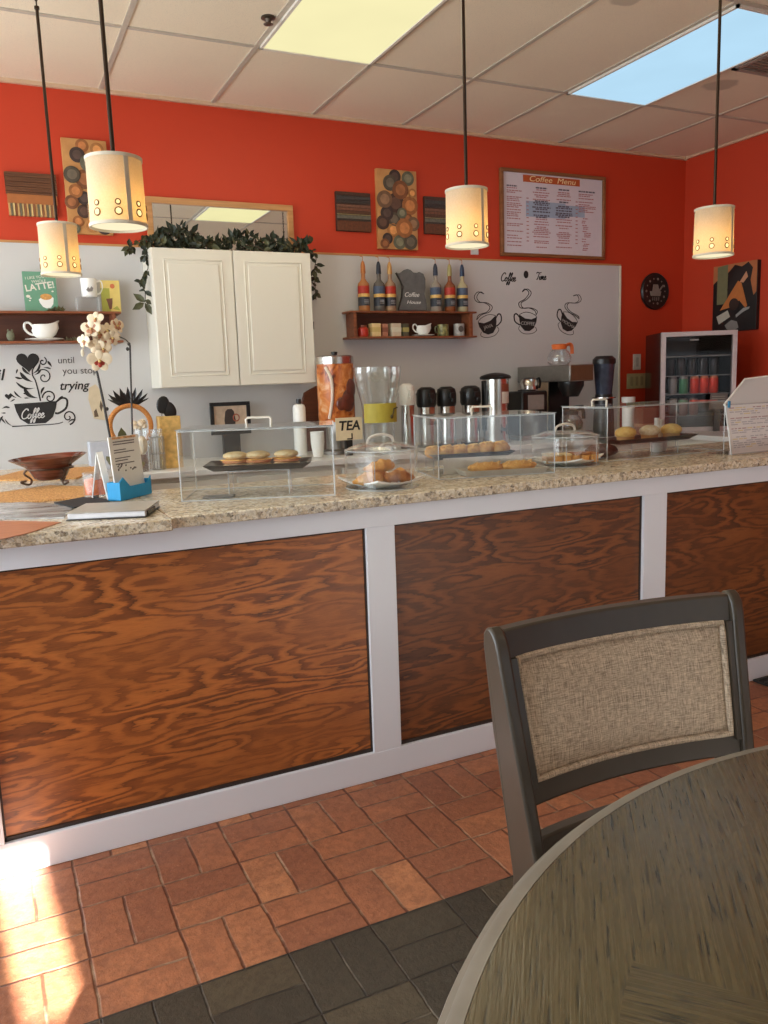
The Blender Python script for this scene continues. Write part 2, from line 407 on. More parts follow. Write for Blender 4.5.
# suspended ceiling grid: T-bars and wall angle
g = MB(); w = .012; zz = CEIL-.006
X0 = .7232; S = .61
for i in range(-5, 8):
    x = X0+S*i
    if XL < x < RW: g.box(x-w, x+w, YR, WALL, zz, CEIL)
yy = 4.033
for k in range(-1, 6):
    y = yy-1.2192*k
    if YR < y < WALL: g.box(XL, RW, y-w, y+w, zz+.0005, CEIL)
struct(g.build('trim_4', GRIDM, smooth=False))
ga = MB().box(XL, RW, WALL-.022, WALL, CEIL-.020, CEIL); ga.box(RW-.022, RW, YR, WALL-.022, CEIL-.014, CEIL)
struct(ga.build('trim_5', plain((206, 172, 140), .5), smooth=False))

def ceil_light(x0, y1, col, st, label):
    L = thing('ceiling_light', label, 'ceiling light', (x0+S/2, y1-.61, CEIL-.006))
    a, b = S/2-.012, .61-.012
    f = MB()
    for (p, q, r, s_) in ((-a, a, -b, -b+.014), (-a, a, b-.014, b), (-a, -a+.014, -b, b), (a-.014, a, -b, b)): f.box(p, q, r, s_, -.012, .0)
    f.build('frame', plain((222, 214, 200), .4), L)
    MB().box(-a+.014, a-.014, -b+.014, b-.014, -.007, -.003).build('diffuser', m_panel_emit(col, st), L, smooth=False)
ceil_light(X0+S, yy, (255, 246, 190), .92, 'warm yellow lit rectangular ceiling light panel, nearer the middle of the room')
ceil_light(X0+2*S, yy-2*1.2192+1.2192, (255, 246, 186), 1.0, 'warm yellow ceiling light panel above the brick floor, seen in the wall mirror')
ceil_light(X0+4*S, yy, (190, 230, 255), .90, 'cool blue-white lit ceiling light panel near the right wall')
V = thing('ceiling_vent', 'grey square air vent grille in the ceiling beside the blue-white light panel', 'vent', (X0+5*S+S/2, 3.11, CEIL-.006))
a = S/2-.014; m = MB()
for (p, q, r, s_) in ((-a, a, -a, -a+.03), (-a, a, a-.03, a), (-a, -a+.03, -a, a), (a-.03, a, -a, a)): m.box(p, q, r, s_, -.01, 0)
m.build('frame', plain((150, 140, 128), .5), V)
m = MB()
for i in range(18): y = -a+.04+i*(2*a-.08)/17; m.box(-a+.03, a-.03, y-.006, y+.006, -.008, -.002)
m.build('grille', plain((120, 110, 98), .6), V)
m = MB().lathe([(.03, 0), (.032, -.006), (.016, -.010), (.010, -.028), (.022, -.03), (.0, -.032)])
single('sprinkler_head', m, plain((90, 78, 66), .4, .6), at(268, 17, Z=CEIL), 'small round sprinkler head in the ceiling left of the yellow light panel', 'sprinkler')

# ================================================================== FRONT COUNTER
K = thing('service_counter', 'long white framed service counter with stained plywood panels and brick floor in front', 'counter', (1.1, KF+.3, 0))
K.location = (0, KF, 0)
zb = sum(at(x, y, Y=KF).z for x, y in ((40, 836), (200, 797), (372, 753)))/3
zt = .868
p1a, p1b = at(369, 600, Y=KF).x, at(397, 600, Y=KF).x
p2a, p2b = at(643.5, 560, Y=KF).x, at(666, 560, Y=KF).x
XA, XB = XL+.02, 3.9
MB().box(XA, XB, 0, .022, zt, .9375).build('rail', FASCIA, K, .002)
MB().box(XA, XB, 0, .022, 0.001, zb).build('rail', FASCIA, K, .002)
pz = at(5, 845, Y=KF).x
posts = [(XA, XA+.1), (pz-.10, pz), (p1a, p1b), (p2a, p2b), (3.42, 3.53), (XB-.03, XB)]
for a, b in posts: MB().box(a, b, 0.0005, .0215, zb, zt).build('post', FASCIA, K, .0015)
for (a, b), (c, d) in zip(posts[:-1], posts[1:]):
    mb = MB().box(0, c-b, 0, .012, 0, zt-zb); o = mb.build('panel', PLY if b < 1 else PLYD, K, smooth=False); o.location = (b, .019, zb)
m = MB()
for (a, b), (c, d) in zip(posts[:-1], posts[1:]):
    for q in ((b, c, zb, zb+.012), (b, c, zt-.006, zt), (b, b+.006, zb, zt), (c-.006, c, zb, zt)): m.box(q[0], q[1], .0135, .0192, q[2], q[3])
m.build('shadow_bead', plain((46, 30, 22), .6), K, smooth=False)
MB().box(XA, XB, .033, .60, .001, .9375).build('carcass', FASCIA, K, smooth=False)
MB().box(XA, .42, .601, 1.95, .001, .9375).build('return_carcass', FASCIA, K, smooth=False)
# granite slabs
single('granite_worktop', MB().box(.4415, XB, KF-.028, 3.02, 0, .033), GRAN, (0, 0, .938), 'long speckled granite worktop under the acrylic pastry cases', 'worktop', bevel=.004)
single('granite_worktop', MB().box(XA, .44, KF-.064, 4.40, 0, .033), GRAN, (0, 0, .938), 'wide speckled granite worktop at left, under the brown bowl and woven mats', 'worktop', bevel=.004)
# back counter
Bk = thing('back_counter', 'white back counter against the wall carrying the coffee equipment', 'counter', (2.6, 4.58, 0))
BX = -2.6; BR = 4.17
MB().box(.48+BX, BR-.01+BX, -.36, .29, .08, .885).build('cabinet_body', CABW, Bk, .003)
MB().box(.48+BX, BR-.01+BX, -.32, .29, 0.001, .079).build('plinth', BLKM, Bk)
MB().box(.4455+BX, BR+BX, -.40, .293, .886, BACK).build('worktop', plain((224, 222, 218), .3, 0, .02), Bk, .004)
for i in range(6):
    x = .56+BX+i*.60; o = MB().box(x, x+.57, -.38, -.362, .12, .86).build('door', CABW, Bk, .004)
    MB().cyl((x+.53, -.40, .70), (x+.53, -.40, .80), .006).build('handle', STEEL, o)
Rt = thing('corner_counter', 'white side counter in the right corner under the drinks cooler', 'counter', (4.72, 4.14, 0))
MB().box(-.52, .262, -.72, .725, .001, .885).build('cabinet_body', CABW, Rt, .003)
MB().box(-.548, .264, -.75, .733, .886, BACK).build('worktop', plain((224, 222, 218), .3, 0, .02), Rt, .004)

# ================================================================== TABLE AND CHAIR
TC = Vector((.922, -.016)); TR = .857; TZ = .76
T = thing('round_table', 'large round olive-brown oak veneer table in the foreground at lower right', 'table', (TC.x, TC.y, 0))
def sector_top():
    mb = MB(); uvs = []
    N = 144; rin = TR-.030; rb = TR-.16
    def uv(p, ang): c, s_ = math.cos(ang), math.sin(ang); return (p[0]*c+p[1]*s_, -p[0]*s_+p[1]*c)
    b0 = math.radians(125.3); b1 = b0+math.radians(90)
    for i in range(N):
        a0 = 2*PI*i/N+b0; a1 = 2*PI*(i+1)/N+b0; am = ((a0+a1)/2-b0) % (2*PI)
        q = int(am//(PI/2))
        inner = [math.radians(132), math.radians(50), math.radians(-45), math.radians(50)][q]
        for (r0, r1, g_) in ((0, rb, inner), (rb, rin, math.radians(52))):
            P = [(r0*math.cos(a0), r0*math.sin(a0)), (r1*math.cos(a0), r1*math.sin(a0)), (r1*math.cos(a1), r1*math.sin(a1)), (r0*math.cos(a1), r0*math.sin(a1))]
            if r0 == 0: P = P[:3]
            mb.add([(x, y, TZ) for x, y in P], [tuple(range(len(P)))]); uvs += [uv((x, y), g_) for x, y in P]
    return mb, uvs
mb, uvs = sector_top()
me = bpy.data.meshes.new('veneer'); me.from_pydata(mb.v, [], mb.f); ul = me.uv_layers.new(name='UVMap')
for li, l in enumerate(me.loops): ul.data[li].uv = uvs[l.vertex_index]
me.materials.append(TWOOD); o = bpy.data.objects.new('veneer_top', me); C.objects.link(o); o.parent = T
o['label'] = 'oak veneer top with pieces of crossing grain'
prof = [(0, TZ-.030), (TR-.02, TZ-.030), (TR-.006, TZ-.026), (TR-.001, TZ-.018), (TR-.003, TZ-.0135), (TR-.010, TZ-.0115), (TR-.0115, TZ-.009), (TR-.0125, TZ-.004), (TR-.018, TZ-.0008), (TR-.0295, TZ+.0005), (TR-.0302, TZ-.002), (0, TZ-.002)]
MB().lathe(prof, n=144).build('edge_moulding', RIMW, T)
MB().lathe([(0, TZ-.11), (TR-.13, TZ-.11), (TR-.13, TZ-.031), (0, TZ-.031)], n=96).build('apron', CHAIRW, T)
MB().lathe([(0, .05), (.07, .05), (.09, .10), (.06, .18), (.055, .30), (.085, .42), (.07, .5), (.10, .6), (.14, TZ-.112), (0, TZ-.112)], n=40).build('pedestal', CHAIRW, T)
for k in range(4):
    a = PI/4+k*PI/2; M = Matrix.Rotation(a, 4, 'Z'); pr = [(.04, .06), (.04, .17), (.14, .14), (.36, .055), (.44, .05), (.44, 0.001), (.36, 0.001), (.12, .06)]
    MB().prism(pr, -.03, .03, M=M).build('foot', CHAIRW, T, .004)

CX, CY_ = .9444, 1.033
H = thing('dining_chair', 'grey-brown wooden dining chair with a woven beige upholstered back at the round table', 'chair', (CX, CY_, 0), -.0763)
HW = .2555
def taper(mb):
    mb.v = [(x*(1-.27*(.93-max(z, .48))), y, z) for x, y, z in mb.v]; return mb
def stile(sx):
    # back post: profile in the depth direction, tapering, leaning back above the seat
    P = [(-.03, .0), (-.075, .22), (-.108, .42), (-.081, .56), (-.055, .68), (-.024, .82), (-.007, .90), (-.001, .918), (.008, .930), (.018, .935), (.030, .932), (.040, .922), (.044, .90), (.034, .75), (.013, .60), (.004, .50), (.02, .3), (.05, 0)]
    x0 = sx*HW; x1 = sx*(HW-.024)
    mb = MB(); n = len(P)
    mb.prism([(a, b) for a, b in P], min(x0, x1), max(x0, x1), axis='X')
    return mb
for sx in (-1, 1): taper(stile(sx)).build('back_post', CHAIRW, H, .005)
def bow(x): return .030*(1-(x/HW)**2)
def bar(z0, z1, dz0, dz1, th, arch=0, yoff=0):
    mb = MB(); N = 20; xs = [-(HW-.022)+2*(HW-.022)*i/N for i in range(N+1)]; vs = []
    for x in xs:
        b = bow(x)+yoff; k = arch*(1-(x/HW)**2)
        vs += [(x, dz0+b, z0+k), (x, dz1+b, z1+k), (x, dz1+b+th, z1+k), (x, dz0+b+th, z0+k)]
    fs = []
    for i in range(N):
        for k in range(4): fs.append((4*i+k, 4*i+(k+1) % 4, 4*i+4+(k+1) % 4, 4*i+4+k))
    fs += [(0, 1, 2, 3), tuple(4*N+k for k in (3, 2, 1, 0))]
    return mb.add(vs, fs)
def yf_(z): return .006-(.93-z)*.2193
taper(bar(.880, .930, yf_(.880), yf_(.930), .026)).build('top_rail', CHAIRW, H, .004)
taper(bar(.650, .690, yf_(.650), yf_(.690), .024)).build('lower_rail', CHAIRW, H, .004)
taper(bar(.505, .600, yf_(.53)-.002, yf_(.600), .024)).build('cross_rail', CHAIRW, H, .004)
for sx in (-1, 1):
    x0, x1 = sx*(HW-.0235), sx*(HW-.036)
    a, b = min(x0, x1), max(x0, x1); ya, yb = yf_(.68), yf_(.885)
    taper(MB().hexa([(a, ya, .68), (b, ya, .68), (b, ya+.02, .68), (a, ya+.02, .68), (a, yb, .885), (b, yb, .885), (b, yb+.02, .885), (a, yb+.02, .885)])).build('side_rail', CHAIRW, H)
# cushion
def cushion():
    mb = MB(); NX, NZ = 22, 12; x0 = HW-.0375; z0, z1 = .689, .8815; vs = []
    for side in (0, 1):
        for j in range(NZ+1):
            for i in range(NX+1):
                u = -1+2*i/NX; v = -1+2*j/NZ; x = u*x0; z = z0+(z1-z0)*(v+1)/2
                lean = yf_(z)+.002
                puff = .017*(1-abs(u)**5)*(1-abs(v)**4)
                y = lean+bow(x)+.004-(puff if side == 0 else -.006-puff*.8)
                vs.append((x, y, z))
    W_ = NX+1; fs = []; o_ = W_*(NZ+1)
    for j in range(NZ):
        for i in range(NX):
            a = j*W_+i; fs += [(a, a+1, a+1+W_, a+W_), (a+o_, a+W_+o_, a+1+W_+o_, a+1+o_)]
    edge = [i for i in range(W_)]+[j*W_+NX for j in range(1, NZ+1)]+[NZ*W_+i for i in range(NX-1, -1, -1)]+[j*W_ for j in range(NZ-1, 0, -1)]
    for a, b in zip(edge, edge[1:]+edge[:1]): fs.append((a, b, b+o_, a+o_))
    return mb.add(vs, fs), [vs[e] for e in edge]
mb, ed = cushion(); ed = [(x*(1-.27*(.93-z)), y, z) for x, y, z in ed]; cu = taper(mb).build('back_cushion', LINEN, H); cu['label'] = 'beige woven linen back cushion'
MB().tube([(x*.985, y-.005, z) for x, y, z in ed], .0055, 8, closed=True).build('piping', LINEN, cu)
# seat and front legs
seat = [(-.225, -.50), (.225, -.50), (.245, -.46), (.236, -.145), (.224, -.128), (-.224, -.128), (-.236, -.145), (-.245, -.46)]
MB().prism(seat, .425, .460, axis='Z').build('seat_frame', CHAIRW, H, .006)
seat = [(x*.9, y) for x, y in seat]; st = [(x*.93, (y+.31)*.93-.31) for x, y in seat]
MB().prism(st, .4605, .492, axis='Z').build('seat_cushion', LINEN, H, .014)
for sx in (-1, 1):
    MB().hexa([(sx*.21-.016, -.48, 0), (sx*.21+.016, -.48, 0), (sx*.21+.016, -.448, 0), (sx*.21-.016, -.448, 0), (sx*.21-.022, -.49, .424), (sx*.21+.022, -.49, .424), (sx*.21+.022, -.442, .424), (sx*.21-.022, -.442, .424)]).build('leg', CHAIRW, H, .003)

# floor mat at the right
a = at(754, 682, Z=0); m = MB().box(0, .6, -.55, 0, 0.001, .010); 
mt = thing('floor_mat', 'black rubber mat on the brick floor against the counter at far right', 'mat', (a.x, KF-.005, 0), -.0)
m.build('base', BLKM, mt)
m = MB()
for i in range(14): m.box(.01, .59, -.54+i*.04, -.528+i*.04, .010, .014)
m.build('ribs', plain((52, 50, 48), .6), mt)

# ================================================================== PENDANTS
def make_pendant(D, w, hh, tcol, label, px_top, px_bot, chain):
    pb = at(*px_bot, D=D); pt = at(*px_top, D=D); zt_, zb_ = pt.z, pb.z
    x, y = (pt.x+pb.x)/2, (pt.y+pb.y)/2
    hgt = zt_-zb_; R = w/2
    P = thing('pendant_lamp', label, 'pendant lamp', (x, y, zb_), group=None)
    N = 40; prof_o = [(R*.985, .0), (R, .0), (R*.975, hgt), (R*.96, hgt)]
    mb = MB(); vs = []; fs = []
    sh = MB(); NA, NZ = 176, 72; vs = []; fs = []
    holes = [(math.radians(-52+k*45), z, r) for k in range(8) for z, r in ((hgt*.17, .0088), (hgt*.30, .0062))]
    for j in range(NZ+1):
        for i in range(NA): t = 2*PI*i/NA; rr = R*(1-.03*j/NZ); vs.append((rr*math.cos(t), rr*math.sin(t), hgt*j/NZ))
    for j in range(NZ):
        for i in range(NA):
            t = 2*PI*(i+.5)/NA; z = hgt*(j+.5)/NZ; ok = True
            if z < hgt*.4:
                for a_, hz_, hr in holes:
                    da = (t-a_+PI) % (2*PI)-PI
                    if (da*R)**2+(z-hz_)**2 < (hr*.98)**2: ok = False; break
            if ok: fs.append((j*NA+i, j*NA+(i+1) % NA, (j+1)*NA+(i+1) % NA, (j+1)*NA+i))
    sh.add(vs, fs)
    s_ = sh.build('lamp_shade', SHADE, P)
    for z, r in ((.004, R+.001), (hgt-.004, R*.97+.001)): MB().lathe([(r-.002, z-.004), (r+.0015, z-.004), (r+.0015, z+.004), (r-.002, z+.004), (r-.002, z-.004)], n=48).build('trim_band', plain((206, 194, 172), .7), s_)
    for k in range(2):
        sm = MB(); a_ = math.radians(-74+k*180); M = Matrix.Rotation(a_, 4, 'Z')
        sm.hexa([M @ Vector(q) for q in ((R, -.006, .008), (R+.0015, -.006, .008), (R+.0015, .006, .008), (R, .006, .008), (R*.97, -.006, hgt-.008), (R*.97+.0015, -.006, hgt-.008), (R*.97+.0015, .006, hgt-.008), (R*.97, .006, hgt-.008))])
        sm.build('seam', plain((186, 172, 150), .8), s_)
    for k in range(8):
        a_ = math.radians(-52+k*45); ca, sa = math.cos(a_), math.sin(a_)
        for z, r in ((hgt*.17, .0088), (hgt*.30, .0062)):
            RR = R*(1-.03*z/hgt)+.001; c = Vector((ca*RR, sa*RR, z)); tx = Vector((-sa, ca, 0))
            rg = MB(); gm = MB()
            rg.tube([c+tx*(r*math.cos(t))+Vector((0, 0, r*math.sin(t))) for t in [2*PI*i/14 for i in range(14)]], .0019, 6, closed=True)
            gm.add([c+Vector((ca, sa, 0))*.001+tx*(r*.9*math.cos(t))+Vector((0, 0, r*.9*math.sin(t))) for t in [2*PI*i/12 for i in range(12)]], [tuple(range(12))])
            rg.build('grommet', plain((120, 100, 76), .3, .9), s_); gm.build('crystal', CRYS, s_)
    MB().lathe([(0, .006), (R*.975, .006), (R*.975, .009), (0, .009)], n=40).build('diffuser', DIFF, P)
    fr = MB()
    for k in range(3):
        a_ = k*2*PI/3+.4; fr.cyl((0, 0, hgt-.012), (R*.965*math.cos(a_), R*.965*math.sin(a_), hgt-.012), .0015, n=6)
    fr.cyl((0, 0, hgt-.05), (0, 0, hgt+.006), .016, n=14)
    fr.build('socket', BRONZE, P)
    MB().ell((0, 0, hgt*.5), (.024, .024, .034)).build('bulb', m_emit((255, 214, 140), 1.6), P)
    zc = CEIL-.006-zb_; j = chain-zb_ if chain else zc-.03
    MB().cyl((0, 0, hgt), (0, 0, j), .0058, n=12).build('stem', BRONZE, P)
    if chain:
        ch = MB(); z = j+.004; k = 0
        while z < zc-.03:
            r = .009; c = Vector((0, 0, z+r)); d = Vector((1, 0, 0)) if k % 2 else Vector((0, 1, 0))
            ch.tube([c+d*(r*.55*math.cos(t))+Vector((0, 0, 1.5*r*math.sin(t))) for t in [2*PI*i/12 for i in range(12)]], .0022, 6, closed=True)
            z += .022; k += 1
        ch.cyl((0, 0, j-.006), (0, 0, j+.004), .009, n=12)
        ch.build('chain', BRONZE, P)
    MB().lathe([(0, 0), (.058, 0), (.060, -.012), (.02, -.026), (0, -.026)][::-1], (0, 0, zc)).build('canopy', BRONZE, P)
    ld = bpy.data.lights.new('pendant_bulb', 'POINT'); ld.energy = .55; ld.color = (1, .72, .38); ld.shadow_soft_size = .03
    lo = bpy.data.objects.new('bulb_light', ld); C.objects.link(lo); lo.parent = P; lo.location = (0, 0, hgt*.30)
s = NT('crystal_bead'); d = s.n('BsdfDiffuse', Color=rgb(255, 246, 220)); t = s.n('BsdfTranslucent', Color=rgb(255, 244, 214)); mx = s.n('MixShader', Fac=.8)
s.t.links.new(d.outputs[0], mx.inputs[1]); s.t.links.new(t.outputs[0], mx.inputs[2]); s.t.links.new(mx.outputs[0], s.out.inputs[0]); CRYS = s.m
DIFF = m_emit((255, 240, 200), .95)
def zrod(px, D, X_, Y_): return at(*px, D=D).z
for (D, w_, pt_, pb_, ch_, lab) in (
    (3.10, .143, (58.5, 225), (60.0, 275), (43, 24), 'cream drum pendant lamp above the green book shelf, leftmost of the four pendants'),
    (2.12, .143, (114, 160), (118.5, 227), None, 'largest and nearest cream drum pendant lamp, in front of the wall mirror'),
    (2.82, .146, (465, 191), (468.5, 246), None, 'cream drum pendant lamp hanging just left of the framed menu'),
    (3.15, .146, (714.5, 209), (713, 256), (715, 8), 'cream drum pendant lamp by the right orange wall, above the drinks cooler')):
    z_ = at(*ch_, D=D*1.0).z if ch_ else None
    make_pendant(D, w_, 0, None, lab, pt_, pb_, z_)

# ================================================================== WALL CABINET, IVY, MIRROR
CF_ = 4.60
cl = at(153, 247, Y=CF_); cbr = at(313.5, 383, Y=CF_)
x0, x1 = at(156, 320, Y=CF_).x, at(313.5, 320, Y=CF_).x; z0, z1 = cbr.z, at(235, 250, Y=CF_).z
cab = thing('wall_cabinet', 'white two-door wall cabinet with raised panel doors under the ivy', 'cabinet', ((x0+x1)/2, WALL, z0))
hw = (x1-x0)/2; ch = z1-z0; yf = CF_-WALL
MB().box(-hw, hw, yf+.02, -.009, 0, ch).build('body', CABW, cab, .002)
mid = at(236.5, 320, Y=CF_).x-(x0+x1)/2
for (a, b) in ((-hw+.002, mid-.003), (mid+.003, hw-.002)):
    d = MB(); d.box(a, b, yf, yf+.019, .002, ch-.002)
    o = d.build('door', CABW, cab, .003)
    f = .058; q = MB()
    def frame_(e, y0, y1, wd):
        q.box(a+e, b-e, y0, y1, e, e+wd); q.box(a+e, b-e, y0, y1, ch-e-wd, ch-e); q.box(a+e, a+e+wd, y0, y1, e+wd, ch-e-wd); q.box(b-e-wd, b-e, y0, y1, e+wd, ch-e-wd)
    frame_(f, yf-.005, yf+.002, .007)
    q.box(a+f+.022, b-f-.022, yf-.006, yf+.002, f+.022, ch-f-.022)
    q.build('raised_panel', CABW, o, .005)
ob = MB().cyl((hw+.004, yf+.02, ch*.42), (hw+.004, yf+.02, ch*.48), .005); ob.build('hinge', BRONZE, cab)

LEAFM = plain((44, 52, 36), .5, 0, .35, 14); LEAFB = plain((78, 78, 50), .55, 0, .3, 14)
def leaf(mb, p, d, n, L, W, mi=0):
    d = d.normalized(); n = (n-d*n.dot(d)).normalized(); s_ = d.cross(n)
    P = [p, p+d*L*.25+s_*W*.42+n*.006, p+d*L*.55+s_*W*.5+n*.004, p+d*L, p+d*L*.55-s_*W*.5+n*.004, p+d*L*.25-s_*W*.42+n*.006, p+d*L*.5-n*.004, p+d*L*.22-n*.002]
    mb.add(P, [(0, 1, 7), (0, 7, 5), (1, 2, 6, 7), (7, 6, 4, 5), (2, 3, 6), (6, 3, 4)], mi)
IV = thing('ivy_garland', 'dark green artificial ivy garland lying on top of the white wall cabinet', 'ivy', ((x0+x1)/2, 4.74, z1))
ib = Vector(IV.location); lf = MB(); vn = MB()
def rv(s_=1): return Vector((random.uniform(-1, 1), random.uniform(-1, 1), random.uniform(-1, 1)))*s_
vine = []
for i in range(60):
    u = i/59; px = 146+u*166; zz_ = z1+.015+.02*math.sin(u*23)
    vine.append(Vector((at(px, 250, Y=4.7).x, 4.70+.06*math.sin(u*17), zz_))-ib)
vn.tube(vine, .004, 6)
for i in range(520):
    u = random.random(); px = 150+u*160
    dens = .5+.5*math.sin(u*9.5-.5); top = .045+.075*abs(math.sin(u*PI*2.2+.35))**1.2
    if random.random() > .55+.45*dens: continue
    p = Vector((at(px, 246, Y=4.72).x, random.uniform(4.62, 4.83), z1+random.uniform(.008, top)))-ib
    d = rv()+Vector((0, -.3, .6)); leaf(lf, p, d, rv()+Vector((0, -1, .5)), random.uniform(.03, .065), random.uniform(.018, .034), 0 if random.random() < .75 else 1)
def strand(pxs, Y, n, spread):
    pts = [at(x, y, Y=Y)-ib for x, y in pxs]; sm_ = cat(pts, 8); vn.tube(sm_, .0022, 6)
    for i in range(n):
        p = sm_[int(random.random()*(len(sm_)-1))]
        leaf(lf, p, rv()+Vector((0, 0, -.4)), Vector((0, -1, .2))+rv(.3), random.uniform(.04, .062), random.uniform(.024, .032), 0 if random.random() < .6 else 1)
strand([(152, 243), (141, 240), (131, 246), (128, 250)], 4.70, 14, .02)
strand([(150, 244), (145, 255), (148, 268), (143, 276), (140, 284)], 4.70, 22, .02)
strand([(141, 284), (145, 292), (145, 302)], 4.70, 3, .02)
strand([(311, 250), (316, 258), (314, 272), (315, 285), (316, 300)], 4.72, 22, .02)
for (x, y, dx, dz) in ((145, 302, -1, .75), (144, 303, -.8, -.45), (145, 303, .45, -.8)):
    leaf(lf, at(x, y, Y=4.70)-ib, Vector((dx, 0, dz)), Vector((0, -1, 0)), .075, .036, 1)
vn.build('vine', plain((58, 48, 34), .7), IV); lf.build('leaves', [LEAFM, LEAFB], IV, smooth=False)

mx0, mx1, mz1 = at(144, 197, Y=WALL).x, at(291, 207, Y=WALL).x, 2.40
MI = thing('wall_mirror', 'wide wall mirror in a honey wood frame behind the ivy, reflecting the ceiling', 'mirror', ((mx0+mx1)/2, WALL, 1.98))
hw = (mx1-mx0)/2; fr = MB(); t = .035; hh = mz1-1.98; yb = -.010
fr.box(-hw, hw, -.034, yb+.009, hh-t, hh); fr.box(-hw, hw, -.034, -.0135, 0, t); fr.box(-hw, -hw+t, -.034, -.0135, t, hh-t); fr.box(hw-t, hw, -.034, -.0135, t, hh-t)
fr.build('frame', PINE, MI, .003)
s = NT('mirror_silver'); MIRR = s.bsdf((.86, .87, .86, 1), .01, 1.0)
MB().box(-hw+t, hw-t, -.020, -.014, t, hh-t).build('mirror_glass', MIRR, MI, smooth=False)

# ================================================================== WALL ART
def rect_px(x0, y0, x1, y1, Y=WALL):
    a = at(x0, (y0+y1)/2, Y=Y); b = at(x1, (y0+y1)/2, Y=Y); c = at((x0+x1)/2, y0, Y=Y); d = at((x0+x1)/2, y1, Y=Y)
    return a.x, b.x, d.z, c.z
# strip art at the left
ax0, ax1, az0, az1 = rect_px(6, 174, 57, 217)
A = thing('wall_art', 'brown slatted wall hanging with a striped lower band, far left of the orange wall', 'wall art', ((ax0+ax1)/2, WALL, az0))
hw = (ax1-ax0)/2; hh = az1-az0
m = MB()
for i in range(9): m.box(-hw, hw, -.028-.003*(i % 2), -.001, hh*.5+i*hh*.5/9, hh*.5+(i+1)*hh*.5/9-.0015)
m.build('slats', m_streak('walnut_slats', (84, 50, 30), (112, 68, 40), (3, 3, 60)), A)
MB().box(-hw+.004, hw-.004, -.024, -.001, hh*.28, hh*.5).build('band', plain((168, 100, 50), .6), A)
m = MB()
for i in range(22): xx = -hw+.006+i*(2*hw-.012)/22; m.box(xx, xx+(2*hw-.012)/22-.002, -.026-.002*(i % 3), -.001, 0, hh*.28, i % 4)
m.build('stripes', [plain((196, 152, 96)), plain((112, 100, 78)), plain((214, 180, 120)), plain((142, 90, 56))], A, smooth=False)
def circle_art(box, label, seed):
    x0, x1, z0, z1 = box; rnd = random.Random(seed)
    A = thing('wall_art', label, 'wall art', ((x0+x1)/2, WALL, z0)); hw = (x1-x0)/2; hh = z1-z0
    MB().box(-hw, hw, -.030, -.001, 0, hh).build('panel', m_streak('tan_board', (176, 118, 66), (206, 152, 92), (8, 8, 8)), A, .002)
    cols = [(70, 46, 34), (60, 44, 38), (120, 72, 40), (150, 92, 48), (96, 92, 72), (112, 82, 58), (168, 112, 60), (80, 70, 56)]
    for i, (u, v, r) in enumerate(((-.1, .93, .19), (.55, .90, .2), (-.35, .83, .22), (.15, .75, .26), (-.65, .62, .24), (-.1, .58, .28), (.62, .56, .26), (.75, .72, .13), (-.55, .45, .2), (.2, .46, .15), (-.2, .38, .2), (.5, .40, .14), (.8, .33, .2), (-.85, .33, .2), (.3, .27, .27), (-.25, .24, .2), (-.55, .13, .16), (.05, .09, .2), (.6, .08, .22), (-.7, .05, .14))):
        rr = r*hw*1.55; cx_ = u*hw; cz_ = v*hh
        cx_ = max(-hw+rr*.75, min(hw-rr*.75, cx_)); cz_ = max(rr, min(hh-rr, cz_))
        M = Matrix.Translation((cx_, -.030, cz_)) @ Matrix.Rotation(PI/2, 4, 'X')
        o_ = MB(); th = .003+.0012*(i % 5); c = cols[(i*3+seed) % 8]
        o_.lathe([(rr, 0), (rr, th), (rr*.92, th+.001), (rr*.6, th+.0005)], n=26, M=M, mi=0); o_.lathe([(rr*.6, th), (rr*.6, th+.0012), (0, th+.0012)], n=22, M=M, mi=1)
        c2 = tuple(min(255, int(k*1.25)+10) for k in c)
        o_.build('disc', [plain(c, .6, 0, .2), plain(c2, .6, 0, .2)], A)
circle_art(rect_px(64.5, 141, 109, 235), 'tall tan panel of overlapping brown discs behind the largest pendant lamp', 3)
circle_art(rect_px(375.5, 171, 415, 250), 'tall tan panel of overlapping brown discs between two small striped squares', 1)
def stripe_sq(box, label):
    x0, x1, z0, z1 = box
    A = thing('wall_art', label, 'wall art', ((x0+x1)/2, WALL, z0)); hw = (x1-x0)/2; hh = z1-z0
    MB().box(-hw, hw, -.022, -.001, 0, hh).build('block', plain((66, 40, 28), .6), A, .002)
    bands = [(.0, .27, (96, 52, 26)), (.27, .31, (60, 52, 44)), (.31, .41, (98, 92, 78)), (.41, .44, (142, 128, 84)), (.44, .52, (88, 54, 34)), (.52, .60, (110, 68, 46)), (.60, .68, (112, 74, 54)), (.70, .80, (56, 46, 40)), (.80, .9, (62, 56, 52)), (.9, 1, (72, 44, 28))]
    for a, b, c in bands: MB().box(-hw+.003, hw-.003, -.0255, -.0222, a*hh+.002, b*hh-.001).build('stripe', plain(c, .5, 0, .25, 80), A, smooth=False)
stripe_sq(rect_px(335, 193, 369.5, 232), 'small dark square of brown and grey stripes, left of the disc panel')
stripe_sq(rect_px(423, 198, 456, 235), 'small dark striped square partly hidden behind the pendant lamp by the menu')

